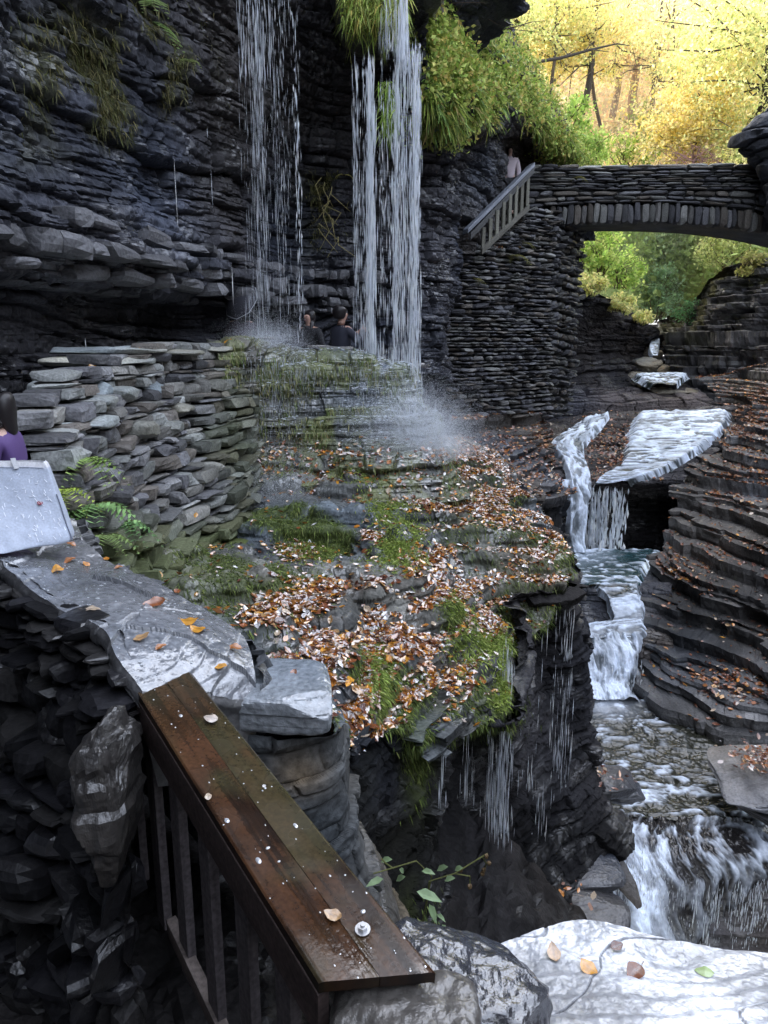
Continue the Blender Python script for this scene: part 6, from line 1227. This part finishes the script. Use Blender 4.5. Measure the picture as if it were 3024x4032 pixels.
    for s in (-1, 1): V, Fc = CV3, CF3; B = V/np.linalg.norm(V, axis=1, keepdims=True); mb.add(B*A(.011, .006, .008)+A(lx+s*.032, ly+.105, 1.635), Fc, (.03, .02, .02), .2)
    mb.add(CV3/np.linalg.norm(CV3, axis=1, keepdims=True)*A(.024, .006, .007)+A(lx, ly+.106, 1.565), CF3, (.35, .12, .12), .4)
    mb.build('face', M_SKIN, rt)
    return rt
REL = {s: ((s*.2, 0, 1.42), (s*.25, -.03, 1.13), (s*.24, .06, .88)) for s in (-1, 1)}
UPA = {-1: ((-.2, 0, 1.42), (-.24, .14, 1.20), (-.02, .33, 1.36)), 1: ((.2, 0, 1.42), (.27, .16, 1.20), (.08, .36, 1.40))}
NAVY = flatmat('navy_cloth', (.035, .037, .055), .8); DARK = flatmat('dark_cloth', (.02, .02, .024), .8); LILAC = flatmat('lilac_cloth', (.55, .47, .52), .8); PURP = flatmat('purple_cloth', (.10, .055, .19), .7); PLUM = flatmat('plum_cloth', (.06, .045, .06), .8); JEAN = flatmat('jean_cloth', (.04, .05, .08), .8)
def at_head(px, py, Y, h, sit=False): q = P(px, py, Y); return A(q[0], q[1], q[2]-h)
m1 = at_head(1342, 1214, 11.9, 1.78); person(m1, R(-48), 'man in dark jacket with short black hair seen from behind holding up a phone', UPA, NAVY, JEAN, height=1.78)
c_ = m1+A(.10*math.cos(R(-48))-.40*math.sin(R(-48))*-1*-1*0, 0, 0); ph = empty('phone', tuple(m1))
yaw = R(-48); f_ = A(-math.sin(yaw), math.cos(yaw), 0); r_v = A(math.cos(yaw), math.sin(yaw), 0); pc = m1+f_*.47+r_v*.05+A(0, 0, 1.50); ph.location = tuple(pc)
tag(ph, 'black phone held up by the man before the right fall', 'phone')
mb = MB(); box(mb, (0, 0, 0), r_v*.038, f_*.005, A(0, 0, .078), (.015, .015, .018), .2, bev=14); o = mb.build('phone_body', M_METAL, ph); mb = MB(); box(mb, -f_*.006, r_v*.034, f_*.001, A(0, 0, .07), (.35, .4, .45), .1); mb.build('screen', M_METAL, ph)
person(at_head(1216, 1226, 12.4, 1.62), R(150), 'dark haired person half hidden in spray beside the man with the phone', REL, DARK, DARK, height=1.62, hair='long')
pu = at_head(948, 1200, 12.2, 1.66); person(pu, R(20), 'blurred person in a dark coat behind the base of the thin fall', UPA, PLUM, DARK, height=1.66, hair='long')
um = empty('umbrella', tuple(pu+A(.1, .1, 1.3))); tag(um, 'dark umbrella with a pale curved rim held by the person behind the thin fall', 'umbrella')
mb = MB(); nr, nc = 10, 25; ph_ = np.linspace(0, 1, nr)[:, None]; th_ = np.linspace(0, 2*np.pi, nc)[None, :]; rr = .30*np.sin(ph_*1.25)/math.sin(1.25); sc = 1+.04*np.cos(th_*8)*ph_
V = np.stack((rr*np.cos(th_)*sc, rr*np.sin(th_)*sc, .2*np.cos(ph_*1.25)+0*th_), 2).reshape(-1, 3); i = np.arange(nr*nc).reshape(nr, nc); mb.add(V, np.stack((i[:-1, :-1], i[:-1, 1:], i[1:, 1:], i[1:, :-1]), 2).reshape(-1, 4), (.05, .05, .06), .4)
o = mb.build('umbrella_canopy', M_CLOTH, um); mb = MB(); tube(mb, V[-nc:], .004, (.7, .72, .75), k=5); mb.build('umbrella_rim', M_CLOTH, um); mb = MB(); tube(mb, [(0, 0, .2), (0, 0, -.45)], .007, (.3, .3, .3), k=6); mb.build('umbrella_shaft', M_METAL, um)
um.rotation_euler = (R(48), R(-42), 0); um.location = tuple(P(958, 1165, 12.05)-A(0, 0, .12))
person(at_head(2010, 578, 20.45, 1.64), R(178), 'woman with long dark hair in a pale lilac jacket standing by the bridge stairs', REL, LILAC, DARK, skin=SKINP, height=1.64, hair='long')
pp = P(-2, 1560, 4.25); person(A(pp[0], pp[1], pp[2]-1.30), R(95), 'person with black hair in a purple top sitting beside the white bag', {-1: ((-.2, 0, 1.42), (-.27, .05, 1.12), (-.22, .25, .98)), 1: ((.2, 0, 1.42), (.27, .05, 1.12), (.18, .28, 1.0))}, PURP, DARK, skin=SKINP, height=1.30, hair='long')
# ================================================================== CAMERA, LIGHT
cam = bpy.data.cameras.new('camera'); co = bpy.data.objects.new('camera', cam); COL.objects.link(co)
cam.sensor_fit = 'VERTICAL'; cam.sensor_height = 36; cam.lens = 26; cam.clip_start = .05; cam.clip_end = 1500
co.location = (0, 0, 0); co.rotation_euler = (math.pi/2-TH, 0, 0); scn.camera = co
SUN = Vector((-.56, .50, .66)).normalized()
sl = bpy.data.lights.new('sun', 'SUN'); so = bpy.data.objects.new('sun', sl); COL.objects.link(so)
sl.energy = 3.4; sl.angle = R(.5); sl.color = (1, .93, .8)
so.rotation_euler = SUN.to_track_quat('Z', 'Y').to_euler(); so.location = (0, 0, 40)
w = bpy.data.worlds.new('World'); scn.world = w; w.use_nodes = True
nt = w.node_tree; sk = nt.nodes.new('ShaderNodeTexSky'); sk.sky_type = 'NISHITA'; sk.sun_disc = False
sk.sun_elevation = math.asin(SUN.z); sk.sun_rotation = math.atan2(SUN.x, SUN.y); sk.air_density = 1.; sk.dust_density = 5.
bg = nt.nodes['Background']; bg.inputs[1].default_value = 1.85; hs = nt.nodes.new('ShaderNodeHueSaturation'); hs.inputs['Saturation'].default_value = .45; nt.links.new(sk.outputs[0], hs.inputs['Color']); nt.links.new(hs.outputs[0], bg.inputs[0])
scn.view_settings.view_transform = 'Standard'; scn.view_settings.look = 'None'; scn.view_settings.exposure = 0
scn.cycles.max_bounces = 6; scn.cycles.diffuse_bounces = 3; scn.cycles.transparent_max_bounces = 16

mb = MB(); box(mb, (14, 52, 12), A(34, 0, 0), A(0, 18, 0), A(0, 0, 19), (.8, .8, .8), T=(CV1, CF1))
hm = bpy.data.materials.new('haze'); hm.use_nodes = True; nt = hm.node_tree; nt.nodes.clear(); ou = nt.nodes.new('ShaderNodeOutputMaterial'); vs = nt.nodes.new('ShaderNodeVolumeScatter')
vs.inputs['Color'].default_value = (1, .96, .88, 1); vs.inputs['Density'].default_value = .03; vs.inputs['Anisotropy'].default_value = .45; nt.links.new(vs.outputs[0], ou.inputs['Volume'])
tag(mb.build('haze', hm), 'thin bright haze hanging in the sunlit forest beyond the bridge', kind='stuff')
